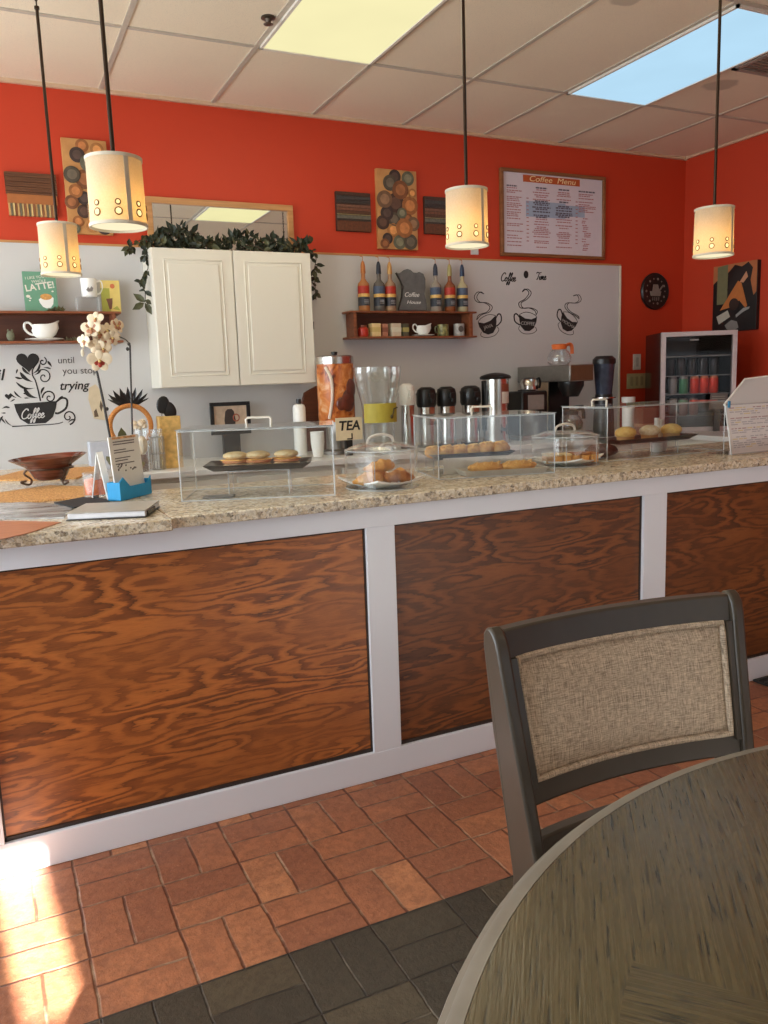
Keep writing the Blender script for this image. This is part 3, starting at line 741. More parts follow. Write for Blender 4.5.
# framed menu
mx0, mx1, mz0, mz1 = rect_px(499.5, 174, 602.5, 256)
mz1 = at(499, 168, Y=WALL).z; mz0 = at(499, 256, Y=WALL).z
mx0 = at(499, 212, Y=WALL).x; mx1 = at(603, 221, Y=WALL).x
A = thing('framed_menu', 'large wood-framed pink and white printed menu with an orange title banner on the orange wall', 'menu board', ((mx0+mx1)/2, WALL, mz0))
hw = (mx1-mx0)/2; hh = mz1-mz0; t = .022; fr = MB()
fr.box(-hw, hw, -.03, -.001, hh-t, hh); fr.box(-hw, hw, -.03, -.001, 0, t); fr.box(-hw, -hw+t, -.03, -.001, t, hh-t); fr.box(hw-t, hw, -.03, -.001, t, hh-t)
fr.build('frame', m_streak('oak_frame', (120, 74, 40), (146, 94, 54), (3, 3, 40)), A, .003)
sh = MB().box(-hw+t, hw-t, -.014, -.001, t, hh-t).build('sheet', plain((214, 202, 206), .5, 0, .02), A, smooth=False)
MB().box(-hw*.58, hw*.5, -.0155, -.0141, hh*.865, hh*.945).build('title_banner', plain((184, 82, 30), .6), sh, smooth=False)
text('Coffee  Menu', .052, plain((240, 214, 160), .6), sh, loc=(-hw*.03, -.0158, hh*.905), shear=.2, sx=1.4)
MB().box(-hw*.53, hw*.22, -.0152, -.0141, hh*.47, hh*.65).build('highlight_block', plain((158, 170, 188), .6), sh, smooth=False)
MB().box(hw*.2, hw*.60, -.0151, -.0141, hh*.50, hh*.63).build('highlight_block', plain((158, 170, 188), .6), sh, smooth=False)
rnd = random.Random(4); pr = MB()
cols_ = [(-.88, -.58), (-.42, -.06), (.02, .36), (.48, .84)]
for ci, (u0, u1) in enumerate(cols_):
    z = .80; 
    while z > .10:
        wd = rnd.uniform(.5, 1.0)*(u1-u0); c = (u0+u1)/2 if ci in (1, 2) else u0+wd/2
        dark = 1 if (.46 < z < .66 and ci in (1, 2)) or z > .785 else 0
        if ci == 3 and z < .5: wd *= .35
        if rnd.random() < .86:
            x = c-wd/2
            while x < c+wd/2:
                L = rnd.uniform(.02, .07); pr.box(x*hw, min(x+L, c+wd/2)*hw, -.0162, -.0141, z*hh, (z+.011+.005*dark)*hh, dark); x += L+.012
        z -= rnd.choice((.021, .021, .030))
    if ci in (0, 2):
        for k in range(12): z = .18+k*.045; pr.box((u1+.06)*hw, (u1+.10)*hw, -.0162, -.0141, z*hh, (z+.011)*hh, 0)
pr.build('print', [plain((176, 116, 116), .7), plain((96, 86, 96), .7)], sh, smooth=False)

# wall plaque and right wall canvas
c = at(654, 291.5, Y=WALL); A = thing('wall_plaque', 'round black wall plaque with a pale coffee cup emblem on the orange wall', 'plaque', (c.x, WALL, c.z))
M = Matrix.Rotation(PI/2, 4, 'X')
MB().lathe([(.0, .0), (.136, .0), (.138, .012), (.130, .022), (.122, .018), (0, .018)], n=48, M=M).build('disc', BLK, A)
e = MB()
e.prism([(-.035, 0), (-.06, .0), (-.05, -.035), (.045, -.035), (.055, 0), (.035, 0), (.02, .05), (-.025, .05)], -.021, -.0182)
e.prism([(.03, .01), (.07, .05), (.078, .045), (.04, .0)], -.021, -.0182)
for k in range(14):
    t = 2*PI*k/14; e.lathe([(0, 0), (.006+.004*(k % 2), 0), (0, .002)], n=8, M=Matrix.Translation((.093*math.cos(t), -.0182, .093*math.sin(t))) @ M)
e.build('emblem', plain((128, 122, 112), .5), A, smooth=False)
for i, u in enumerate((-.03, -.01, .01, .03)): MB().box(u-.004, u+.004, -.0215, -.0182, -.07, -.042).build('emblem_bar', plain((96, 88, 80), .5), A)
# canvas
pz0, pz1 = 1.612, 2.09; py0, py1 = 4.165, 4.553
A = thing('wall_canvas', 'black and orange abstract poster canvas on the right orange wall', 'poster', (RW, (py0+py1)/2, pz0))
hy = (py1-py0)/2; ph = pz1-pz0
cv = MB().box(-.035, -.001, -hy, hy, 0, ph).build('canvas', BLK, A, .002)
def P_(poly, col, d):   # u to the right as seen (towards -Y), v up, 0..1
    m = MB().prism([(hy-u*2*hy, v*ph) for u, v in poly], -.035-d, -.0351, axis='X'); o = m.build('printed_shape', plain(col, .6), cv, smooth=False)
P_([(0, .73), (0, 1), (.99, 1), (.99, .55), (.93, .5), (.8, .9), (.5, .98), (.3, .85), (.12, .8)], (176, 104, 60), .0006)
P_([(.10, .42), (.10, .98), (.34, 1), (.34, .42)], (112, 108, 74), .0010)
P_([(.33, .62), (.55, .9), (.8, .99), (.9, .9), (.85, .7), (.6, .6)], (34, 24, 20), .0014)
P_([(.18, .33), (.58, .74), (.66, .70), (.80, .36), (.76, .33), (.62, .45), (.42, .36)], (186, 108, 50), .0018)
P_([(.62, .72), (.76, .86), (.80, .78), (.70, .70)], (196, 140, 104), .0022)
P_([(.10, .24), (.36, .32), (.42, .22), (.16, .12)], (176, 168, 152), .0014)
P_([(.55, .24), (.72, .33), (.86, .34), (.84, .31), (.7, .27), (.56, .2)], (150, 148, 144), .0018)
P_([(.30, .10), (.45, .17), (.58, .14), (.62, .05), (.5, .0), (.36, .03)], (128, 124, 118), .0014)
P_([(.50+.11*math.cos(t), .40+.09*math.sin(t)) for t in [2*PI*i/16 for i in range(16)]], (48, 28, 18), .0026)

# outlets
def outlet(px, py, w_, h_, col, label, n):
    c = at(px, py, Y=WALL); A = thing('wall_outlet', label, 'outlet', (c.x, WALL, c.z))
    MB().box(-w_/2, w_/2, -.007, -.0005, -h_/2, h_/2).build('cover_plate', plain(col, .5), A, .002)
    for i in range(n):
        x = (i-(n-1)/2)*.05
        MB().box(x-.013, x+.013, -.010, -.007, -.034, .034).build('socket', plain(tuple(int(k*.86) for k in col), .5), A)
outlet(636.5, 362, .075, .118, (210, 200, 186), 'single pale switch plate on the orange wall beside the cooler', 1)
outlet(636, 381, .19, .115, (178, 166, 120), 'wide tan outlet plate below the pale switch plate', 3)
c = at(474, 252, Y=WALL); single('sticky_note', MB().box(-.028, .028, -.012, -.0005, -.018, .02), plain((200, 196, 190)), (c.x, WALL-.0005, c.z), 'small white paper tag on the orange wall below a pendant lamp', 'note')

# ================================================================== WALL DECALS
YD = WALL-.0085
def wp(x, y): p = at(x, y, Y=YD); return (p.x, p.z)
def pstroke(mb, pts, w0, w1=None, k=6, mi=0):
    """stroke through photograph positions lying on the board; widths in mm"""
    P = [wp(x, y) for x, y in pts]; sm_ = [tuple(q) for q in cat([(a, b, 0) for a, b in P], k)]
    N = len(sm_); w1 = w0 if w1 is None else w1
    ws = [(w0+(w1-w0)*i/(N-1))/1000 for i in range(N)]
    mb.ribbon([(a, b) for a, b, _ in sm_], ws, .0012, YD, mi)
def drop(mb, a, b, wmax, bend=0):
    """teardrop leaf from tail a to head b"""
    ax, az = wp(*a); bx, bz = wp(*b); N = 14; P = []; ws = []
    for i in range(N+1):
        t = i/N; nx, nz = -(bz-az), bx-ax
        P.append((ax+(bx-ax)*t+nx*bend*math.sin(PI*t), az+(bz-az)*t+nz*bend*math.sin(PI*t)))
        ws.append(.8*wmax/1000*max(.05, (math.sin(PI*min(1, t**1.5))**.7 if t < 1 else 0.05)))
    mb.ribbon(P, ws, .0012, YD)
def heart(mb, x, y, s_):
    cx_, cz_ = wp(x, y); P = []
    for i in range(28):
        t = 2*PI*i/28; P.append((cx_+s_*16*math.sin(t)**3/16, cz_+s_*(13*math.cos(t)-5*math.cos(2*t)-2*math.cos(3*t)-math.cos(4*t))/16))
    mb.prism(P, YD-.0012, YD)
def spiral(mb, x, y, r0, turns, a0, w0, w1, cw=1, n=26):
    pts = []
    for i in range(n+1):
        t = i/n; r = r0*(1-t*.92); a = a0+cw*turns*2*PI*t; pts.append((x+r*math.cos(a), y-r*math.sin(a)*1.02))
    P = [wp(*q) for q in pts]; mb.ribbon(P, [(w0+(w1-w0)*i/n)/1000 for i in range(n+1)], .0012, YD)
# script letters, drawn as pen strokes in a unit box (baseline 0, x-height 1)
LET = {
 'C': ([[(1.25, 1.7), (1.15, 2.05), (.75, 2.1), (.25, 1.5), (.1, .7), (.4, .05), (1.0, .1), (1.5, .6)]], 1.35),
 'o': ([[(.1, .6), (.35, .98), (.05, .75), (.0, .3), (.25, 0), (.6, .25), (.6, .75), (.35, .98), (.6, .8), (.95, .75)]], .85),
 'f': ([[(-.05, .75), (.3, 1.1), (.65, 1.9), (.5, 2.2), (.3, 1.7), (.2, .5), (.1, -.7), (-.1, -.95), (-.1, -.4), (.3, .1), (.7, .55)]], .62),
 'e': ([[(-.05, .4), (.4, .65), (.45, .95), (.2, 1.0), (.0, .6), (.05, .15), (.35, 0), (.75, .4)]], .68),
 'T': ([[(-.2, 1.7), (.1, 2.05), (.8, 1.9), (1.5, 2.05)], [(.8, 1.9), (.65, 1.0), (.4, .1), (.1, .1)]], 1.1),
 'i': ([[(-.1, .4), (.15, .95), (.1, .2), (.3, 0), (.6, .4)], [(.22, 1.4), (.25, 1.5)]], .5),
 'm': ([[(-.05, .5), (.15, .95), (.1, 0), (.3, .8), (.5, .95), (.5, 0), (.7, .8), (.9, .95), (.9, .2), (1.1, 0), (1.4, .35)]], 1.3),
 'l': ([[(-.1, .3), (.4, 1.2), (.55, 2.0), (.35, 2.1), (.15, 1.2), (.1, .3), (.35, 0), (.8, .5)]], .5)}
def script(mb, word, x, y, s_, w0, slope=0, th=.0012, yd=YD):
    ox, oz = wp(x, y)
    for chh in word:
        if chh == ' ': ox += .9*s_; continue
        st_, adv = LET[chh]
        for L in st_:
            P = [tuple(q) for q in cat([(a, b, 0) for a, b in L], 7)]
            mb.ribbon([(ox+(a+.22*b)*s_, oz+b*s_+slope*a*s_) for a, b, _ in P], w0/1000, th, yd)
        ox += adv*s_; oz += slope*adv*s_
Dc = thing('wall_decal', 'black wall decal of a steaming coffee cup with scrolls and heart, left under the shelf', 'decal', (at(36, 423, Y=WALL).x, YD, at(36, 423, Y=WALL).z))
def decal_build(mb, name, mat, parent):
    l = Vector(parent.location); mb.v = [(x-l.x, y-l.y, z-l.z) for x, y, z in mb.v]; return mb.build(name, mat, parent, smooth=False)
m = MB()
cup = [(14, 404), (16, 411), (20, 419), (28, 424), (46, 423), (53, 417), (56, 408), (57, 401), (36, 402.5)]
m.prism([wp(*q) for q in cup], YD-.0012, YD)
pstroke(m, [(56, 402), (62, 398), (67, 400), (66, 408), (59, 413), (55, 413)], 5, 6)
pstroke(m, [(12, 426.5), (30, 425.5), (55, 424), (63, 422)], 3, 2)
decal_build(m, 'cup', INK, Dc)
m = MB(); script(m, 'Coffee', 21, 419, .0245, 2.6, .02, .0010, YD-.0012); decal_build(m, 'cup_lettering', plain((206, 203, 200), .6), Dc)
m = MB(); heart(m, 28, 361.5, .058)
for a, b, w_, bd in (((31, 375), (22, 367), 9, .1), ((33, 382), (20, 372), 12, .12), ((24, 378), (15, 377), 7, .1), ((35, 388), (16, 382), 8, .18), ((38, 398), (24, 387), 13, .2),
                     ((16, 374), (17.5, 369), 5, 0), ((32, 374), (40, 363), 7, -.15), ((34, 375), (41, 369), 6, -.12), ((43, 368), (51, 369), 5, .1), ((52, 367), (47.5, 361), 8, 0),
                     ((41, 395), (44.5, 387), 7, .1), ((22, 398), (14, 391), 6, .1), ((17, 398), (10, 393), 5, .1), ((10, 402), (15, 399), 4, 0), ((28, 395), (23, 393), 4, 0), ((30, 398), (24, 398), 4, 0),
                     ((2, 409), (10, 408), 6, .2), ((1, 413), (6, 413), 4, 0), ((0, 423), (3, 416), 6, .1), ((6, 424), (1, 418), 5, 0), ((12, 426), (5, 419), 4, .1), ((57, 400), (63, 396), 6, 0), ((68, 423), (76, 420), 5, .2)): drop(m, a, b, w_, bd)
heart(m, 8.5, 396.5, .018)
pstroke(m, [(40.5, 401), (38.5, 392), (35.5, 381), (32.5, 375), (33, 369), (38, 362)], 4, 2.5)
spiral(m, 44, 377, 8.0, 1.35, 2.4, 3, 3, -1); spiral(m, 49.5, 397.5, 7.2, 1.4, 3.2, 4, 3, -1); spiral(m, 42.5, 361.5, 4.5, 1.1, 1.2, 3, 4, -1)
spiral(m, 68.5, 417, 7.5, 1.4, -1.4, 4, 3, 1); m_ = m
decal_build(m, 'scrolls', INK, Dc)
# quotation
qc = at(78, 376, Y=WALL); Q = thing('wall_quote', 'dark wall lettering reading until you stop trying, right of the cup decal', 'lettering', (qc.x, YD, qc.z))
for wd, px, py, sz, bo, shr in (('until', 66, 360.5, .050, 0, 0.0), ('you stop', 80, 370.8, .052, 0, .0), ('trying', 73.5, 385.8, .066, .001, .28)):
    p = at(px, py, Y=WALL); text(wd, sz, plain((84, 80, 76), .7) if bo == 0 else INK, Q, loc=(p.x-qc.x, -.0006, p.z-qc.z), shear=shr, bold=bo)
p = at(4, 381, Y=WALL); Q2 = thing('wall_quote', 'dark script word ending in l, cut off at the left photo edge', 'lettering', (p.x, YD, p.z))
text('fail', .085, INK, Q2, loc=(.0, -.0006, .03), shear=.28, bold=.0012, align='RIGHT')
# Coffee Time and the three cups
p = at(524, 277, Y=WALL); D2 = thing('wall_decal', 'black script decal reading Coffee Time with a small bean between', 'decal', (p.x, YD, p.z))
m = MB(); script(m, 'Coffee', 500.5, 281, .026, 3.2); script(m, 'Time', 536, 279.5, .024, 3.0)
bx_, bz_ = wp(526, 274.5); m.prism([(bx_+.020*math.cos(t), bz_+.026*math.sin(t)) for t in [2*PI*i/16 for i in range(16)]], YD-.0012, YD)
decal_build(m, 'script_lettering', INK, D2)
def cup_decal(cx_, cy_, flip, tilt, word, label, steam):
    p = at(cx_, cy_, Y=WALL); D_ = thing('wall_decal', label, 'decal', (p.x, YD, p.z)); m = MB(); s_ = .078
    ct, st_ = math.cos(tilt), math.sin(tilt)
    def T(a, b): a *= flip; return (p.x+(a*ct-b*st_)*s_, p.z+(a*st_+b*ct)*s_)
    body = [T(-1, .45), T(-.95, 0), T(-.7, -.55), T(-.25, -.85), T(.3, -.85), T(.7, -.5), T(.92, .05), T(.95, .55), T(.3, .25), T(-.4, .2)]
    m.prism(body, YD-.0012, YD)
    def st(pts, w_): P = [tuple(q)[:2] for q in cat([T(a, b)+(0,) for a, b in pts], 6)]; m.ribbon(P, w_/1000, .0012, YD)
    st([(-1, .45), (-.5, .72), (.3, .8), (.95, .55)], 2.0)
    st([(.9, .3), (1.25, .6), (1.5, .45), (1.4, -.05), (1.0, -.3), (.75, -.35)], 4.5)
    st([(-.85, -.45), (-1.0, -.75), (-.5, -1.05), (.4, -1.1), (.95, -.75), (.85, -.45)], 2.0)
    P = [wp(*q) for q in steam]
    for off in (-.010, .010):
        sm_ = [tuple(q)[:2] for q in cat([(a+off*(1 if i not in (0, len(P)-1) else 0), b, 0) for i, (a, b) in enumerate(P)], 7)]; m.ribbon(sm_, .0024, .0012, YD)
    decal_build(m, 'cup', INK, D_)
    text(word, .034, plain((176, 170, 164), .7), D_, 'cup_lettering', loc=(0, -.0014, -.2*s_), rot=(PI/2, -tilt, 0))
cup_decal(487.5, 324.5, 1, .25, 'JAVA', 'leftmost of the three steaming cup decals, touching the shelf end', [(484, 294), (479, 292), (475.5, 297), (478.5, 302), (486, 303), (491, 307), (488, 312), (480, 315), (476.5, 320)])
cup_decal(527, 321.5, -1, -.05, 'COFFEE', 'middle of the three steaming cup decals, under the Coffee Time script', [(522, 292), (526, 289), (530, 293), (526, 299), (520, 303), (522, 308), (530, 308), (536, 311), (536, 315)])
cup_decal(567.5, 322, -1, -.45, 'MOCHA', 'rightmost of the three steaming cup decals, nearest the orange wall', [(573, 296), (578, 295), (580, 300), (576, 303), (568, 303), (566, 307), (570, 312), (577, 316), (579, 319)])

# ================================================================== WALL SHELVES
def shelf(px0, px1, Yf, ztop, zbot, label, xl=None):
    x0 = at(px0, 320, Y=Yf).x if xl is None else xl; x1 = at(px1, 322, Y=Yf).x; d = WALL-.009-Yf
    S_ = thing('wall_shelf', label, 'shelf', ((x0+x1)/2, WALL-.009, zbot)); hw = (x1-x0)/2; h_ = ztop-zbot
    MB().box(-hw, hw, -d, 0, h_-.012, h_).build('top_board', SHELFW, S_, .002)
    MB().box(-hw, hw, -d, 0, 0, .012).build('bottom_board', SHELFW, S_, .002)
    MB().box(-hw+.05, hw-.05, -.012, -.001, .012, h_-.012).build('back_panel', m_streak('dark_shelf_back', (72, 38, 24), (92, 50, 32)), S_, smooth=False)
    for a in (-hw+.028, hw-.05): MB().box(a, a+.022, -d+.008, -.001, .012, h_-.012).build('side_board', SHELFW, S_, .001)
    return S_, x0, x1
SF = 4.745
zRt = at(412, 311, Y=SF).z; zRb = at(412, 338, Y=SF).z
shelf(350, 477, SF, zRt, zRb, 'small wooden box shelf carrying the row of syrup bottles')
zLt = at(60, 311, Y=SF).z; zLb = at(60, 343, Y=SF).z
shelf(0, 122, SF, zLt, zLb, 'wooden box shelf at left carrying the green book and white mug', xl=-.55)
SYm = SF+.062
# syrup bottles
def bottle(px, dark, label, col, capc):
    p = at(px, 300, Y=SYm); B_ = thing('syrup_bottle', label, 'bottle', (p.x, SYm, zRt), group=None)
    prof = [(.0, .0), (.033, .0), (.0365, .006), (.0365, .160), (.033, .174), (.020, .188), (.0135, .200), (.0125, .232), (.0, .232)]
    MB().lathe(prof, n=24).build('glass', m_syrup(col), B_)
    l = MB().lathe([(.0371, .108), (.0371, .155)], n=24); l.f = l.f[:24]; l.mi = l.mi[:24]; l.build('label_top', plain((176, 44, 26) if not dark else (70, 82, 104), .5, 0, .3, 60), B_)
    l = MB().lathe([(.0372, .088), (.0372, .108)], n=24); l.f = l.f[:24]; l.mi = l.mi[:24]; l.build('label_band', plain((222, 178, 96), .5, 0, .25, 80), B_)
    l = MB().lathe([(.0371, .034), (.0371, .088)], n=24); l.f = l.f[:24]; l.mi = l.mi[:24]; l.build('label_bottom', plain((40, 42, 50), .5, 0, .3, 60), B_)
    for k in range(3): MB().box(-.016, .016, -.0388, -.0378, .048+.009*k, .051+.009*k).build('label_print', plain((176, 176, 178)), B_, smooth=False)
    MB().lathe([(.0, .232), (.0155, .232), (.0165, .238), (.0145, .282), (.010, .300), (.005, .309), (0, .310)], n=18).build('cap', plain(capc, .35, .3), B_)
    q = MB().cyl((0, 0, .31), (0, 0, .335), .0022, n=6); q.tube([(0, 0, .333), (-.004, 0, .337), (-.018, 0, .338)], .003, 6); q.build('pump_spout', plain((196, 132, 84), .3, .6), B_)
_SY = {}
def m_syrup(col):
    if col in _SY: return _SY[col]
    s = NT('syrup_glass'); b = s.n('BsdfPrincipled'); s.put(b, 'Base Color', rgb(col)); s.put(b, 'Roughness', .12)
    t = s.n('BsdfTransparent', Color=rgb(col)); mx = s.n('MixShader', Fac=.72)
    s.t.links.new(t.outputs[0], mx.inputs[1]); s.t.links.new(b.outputs[0], mx.inputs[2]); s.t.links.new(mx.outputs[0], s.out.inputs[0]); _SY[col] = s.m; return s.m
bottle(364, 0, 'amber syrup bottle with red label, at the left end of the shelf top', (206, 138, 84), (190, 120, 64))
bottle(379.5, 1, 'dark-capped syrup bottle with blue-grey label, second from the left', (120, 112, 104), (44, 48, 60))
bottle(390.5, 0, 'syrup bottle with red label and gold cap, just left of the grey slate', (188, 150, 118), (196, 148, 84))
bottle(436, 1, 'dark-capped syrup bottle standing just right of the grey slate', (176, 162, 146), (50, 56, 72))
bottle(450, 0, 'red-labelled syrup bottle with green-gold cap between two blue-capped ones', (160, 92, 56), (160, 148, 96))
bottle(462.5, 1, 'blue-capped clear syrup bottle at the right end of the shelf top', (204, 190, 150), (52, 64, 88))
# slate sign
a = at(411, 309, Y=SYm); 
def sp(x, y): p = at(x, y, Y=SYm); return (p.x-a.x, p.z-zRt)
sil = [(398, 310.5), (401, 298), (402.5, 287), (400, 281), (395.5, 273), (399, 273.5), (401.5, 272), (404, 270), (407, 269), (410, 270), (413, 272.5), (416, 273), (419, 272), (423, 274), (425, 279), (425, 288), (424, 294), (426, 303), (426.5, 310.5)]
Sg = thing('slate_sign', 'grey slate board with wavy edges and white chalk writing, standing between the syrup bottles', 'sign', (a.x, SYm, zRt))
sl = [sp(x, y) for x, y in sil]; mz = min(q[1] for q in sl); sl = [(u, max(0, v)) for u, v in sl]
MB().prism(sl, -.008, .008).build('slate', m_streak('grey_slate', (86, 84, 82), (106, 104, 102), (20, 20, 20), .7), Sg, .002)
MB().tube([(sp(x, y)[0], -.006, max(.003, sp(x, y)[1])) for x, y in ((398, 310), (401, 298), (402.5, 287), (400, 281), (395.5, 273))], .006, 6).build('dark_edge', plain((52, 46, 40), .8), Sg)
t1 = sp(411, 295); text('Coffee', .040, PAPER, Sg, 'chalk_lettering', loc=(t1[0], -.009, t1[1]), shear=.3); t1 = sp(413, 302.5); text('House', .030, PAPER, Sg, 'chalk_lettering', loc=(t1[0], -.009, t1[1]), shear=.3, sx=1.3)
# inside right shelf
YB = SF+.055; zb_ = zRb+.0125
def onsh(px): return (at(px, 330, Y=YB).x, YB, zb_)
J = thing('candle_jar', 'red glass candle jar in the left corner of the syrup shelf', 'jar', onsh(363))
MB().lathe([(0, 0), (.030, 0), (.034, .01), (.034, .048), (.026, .058), (0, .058)]).build('jar', plain((186, 52, 34), .3), J); MB().lathe([(0, .058), (.024, .058), (.024, .072), (0, .072)]).build('lid', plain((120, 60, 40), .4), J)
def tin(px, w_, h_, c1, c2, label):
    J = thing('small_box', label, 'box', onsh(px)); MB().box(-w_/2, w_/2, -.03, .03, 0, h_).build('carton', plain(c1, .6), J, .002)
    MB().box(-w_/2-.0006, w_/2+.0006, -.0306, .0306, h_*.35, h_*.7).build('band', plain(c2, .6), J)
tin(374.5, .062, .082, (222, 194, 138), (206, 176, 110), 'cream carton next to the red candle jar'); tin(383.5, .036, .080, (176, 118, 92), (140, 84, 64), 'narrow pinkish carton beside the cream carton')
tin(394.5, .066, .082, (206, 186, 158), (216, 206, 182), 'beige carton left of the white pitcher'); tin(404, .04, .080, (84, 78, 58), (160, 146, 84), 'dark green carton directly left of the white pitcher')
def pitcher(loc, s_, label, sc, pr_c):
    P = thing('gravy_boat', label, 'gravy boat', loc)
    MB().lathe([(0, 0), (.04*s_, 0), (.055*s_, .004*s_), (.085*s_, .010*s_), (.082*s_, .013*s_), (.05*s_, .008*s_), (0, .006*s_)], n=36, sx=1.15).build('saucer', WHITE, P)
    # boat body: lofted rings, longer towards the spout
    mb = MB(); N = 32; rings = [(.010, .030, .024), (.016, .036, .028), (.03, .052, .036), (.055, .060, .040), (.075, .052, .034), (.086, .056, .036)]
    vs = []
    for (z, rx, ry) in rings:
        for i in range(N):
            t = 2*PI*i/N; k = (z-.01)/.076
            ex = .024*k*max(0, math.cos(t))**3; up = .020*k*max(0, math.cos(t))**3
            vs.append(((rx*math.cos(t)+ex)*s_, ry*math.sin(t)*s_, (z+up)*s_))
    n0 = len(vs)
    for (z, rx, ry) in rings[::-1]:
        for i in range(N):
            t = 2*PI*i/N; k = (z-.01)/.076; ex = .024*k*max(0, math.cos(t))**3; up = .020*k*max(0, math.cos(t))**3
            vs.append((((rx-.004)*math.cos(t)+ex)*s_, (ry-.004)*math.sin(t)*s_, (z+up+.001)*s_))
    fs = []; R_ = len(rings)*2
    for j in range(R_-1):
        for i in range(N): fs.append((j*N+i, j*N+(i+1) % N, (j+1)*N+(i+1) % N, (j+1)*N+i))
    fs.append(tuple(range(N))); fs.append(tuple((R_-1)*N+i for i in range(N)))
    mb.add(vs, fs).build('bowl', WHITE, P)
    MB().tube(cat([(-.048*s_, 0, .068*s_), (-.066*s_, 0, .094*s_), (-.088*s_, 0, .092*s_), (-.092*s_, 0, .066*s_), (-.074*s_, 0, .042*s_), (-.052*s_, 0, .032*s_)], 5), .006*s_, 8, flat=1).build('handle', WHITE, P)
pitcher(onsh(423), .80, 'small white pitcher with saucer in the middle of the syrup shelf', 1, None)
J = thing('patterned_mug', 'green and black patterned mug right of the white pitcher', 'mug', onsh(443)); 
MB().lathe([(0, 0), (.034, 0), (.037, .006), (.037, .076), (.033, .076), (.033, .01), (0, .01)]).build('cup', plain((130, 126, 78), .4, 0, .8, 40), J)
MB().tube(cat([(-.036, 0, .062), (-.058, 0, .058), (-.056, 0, .03), (-.036, 0, .022)], 5), .005).build('handle', plain((96, 96, 70), .4), J)
J = thing('patterned_mug', 'silver grey mug with a round emblem at the right end of the syrup shelf', 'mug', onsh(459)); MB().lathe([(0, 0), (.033, 0), (.036, .006), (.036, .08), (.032, .08), (.032, .01), (0, .01)]).build('cup', plain((176, 172, 166), .4, 0, .3, 40), J)
MB().lathe([(0, 0), (.020, 0), (.020, .001), (.012, .0018), (0, .0018)], M=Matrix.Translation((-.006, -.0350, .045)) @ Matrix.Rotation(PI/2, 4, 'X')).build('emblem', plain((92, 84, 78)), J)

# ---- left shelf
YT = SF+.05
def onL(px, top=True): return (at(px, 311, Y=YT).x, YT, (zLt if top else zLb+.0122))
x0, x1 = at(23.5, 290, Y=YT).x, at(56.5, 290, Y=YT).x; h_ = at(40, 272, Y=YT).z-zLt
Bo = thing('picture_book', 'green book with a latte cup on its cover standing on the left shelf', 'book', ((x0+x1)/2, YT, zLt)); hw = (x1-x0)/2
MB().box(-hw, hw, -.012, .012, 0, h_).build('cover', plain((104, 152, 124), .5, 0, .04), Bo, .001)
MB().box(-hw+.004, hw+.0006, -.0095, .0095, .003, h_-.003).build('pages', PAPER, Bo)
lt = plain((226, 218, 206), .6)
text('I LIKE YOU A', .020, lt, Bo, loc=(-.012, -.0124, h_*.86), rot=(PI/2, -.12, 0)); text('WHOLE', .020, lt, Bo, loc=(-.004, -.0124, h_*.76), rot=(PI/2, -.10, 0))
text('LATTE!', .047, lt, Bo, loc=(-.001, -.0124, h_*.625), rot=(PI/2, -.16, 0), bold=.001)
m = MB().prism([(.0, .052), (.004, .035), (.018, .014), (.036, .006), (.056, .010), (.070, .030), (.074, .060), (.06, .07), (.02, .068)], -.0135, -.0121, M=Matrix.Translation((-.012, 0, .01))); m.build('cup_picture', WHITE, Bo)
m = MB().prism([(.025+.029*math.cos(t), .076+.016*math.sin(t)) for t in [2*PI*i/20 for i in range(20)]], -.0142, -.0136); m.build('latte_picture', plain((206, 150, 82), .5, 0, .2, 90), Bo)
m = MB()
for (u, v, w_) in ((-.062, .078, .011), (-.052, .068, .006), (-.056, .056, .005), (.06, .105, .006)): m.prism([(u+w_*math.cos(t), v+w_*.7*math.sin(t)) for t in [2*PI*i/8 for i in range(8)]], -.0130, -.0121)
m.build('bean_picture', lt, Bo)
# greenery sprig beside book
Gp = thing('moss_sprig', 'small sprig of dried moss at the foot of the green book', 'sprig', onL(56)); m = MB()
for i in range(46): leaf(m, Vector((random.uniform(-.035, .04), random.uniform(-.035, -.014), .001)), Vector((random.uniform(-1, 1), random.uniform(-.3, .3), random.uniform(.1, .9))), Vector((0, -1, .3)), random.uniform(.012, .034), .008, 0)
m.build('foliage', plain((122, 118, 84), .8, 0, .3), Gp, smooth=False)
# acrylic riser + mug
rx = onL(88)[0]; Ri = thing('acrylic_riser', 'clear acrylic stand under the white mug on the left shelf', 'stand', (rx, YT, zLt)); m = MB(); hw = .058
hz = at(88, 297.5, Y=YT).z-zLt
m.box(-hw, hw, -.045, .045, hz-.003, hz, 0); m.box(-hw, -hw+.003, -.045, .045, 0, hz-.003, 1); m.box(hw-.003, hw, -.045, .045, 0, hz-.003, 1); m.build('riser', [ACR, ACRE], Ri, smooth=False)
Mg = thing('white_mug', 'white mug with a small grey picture standing on the clear stand', 'mug', (at(89, 290, Y=YT).x, YT, zLt+hz+.0005)); mh = at(89, 279, Y=YT).z-zLt-hz
MB().lathe([(0, 0), (.036, 0), (.040, .006), (.042, mh), (.038, mh), (.036, .01), (0, .01)]).build('cup', WHITE, Mg)
MB().tube(cat([(.040, 0, mh*.85), (.064, 0, mh*.88), (.070, 0, mh*.55), (.058, 0, mh*.25), (.039, 0, mh*.18)], 5), .0055).build('handle', WHITE, Mg)
m = MB(); m.prism([(-.02, .035), (-.008, .05), (.0, .04), (.008, .055), (.018, .045), (.012, .028), (-.01, .025)], -.0425, -.0395); m.build('picture', plain((130, 124, 120)), Mg)
x0, x1 = at(101, 295, Y=YT).x, at(120, 295, Y=YT).x; h_ = at(111, 280.5, Y=YT).z-zLt
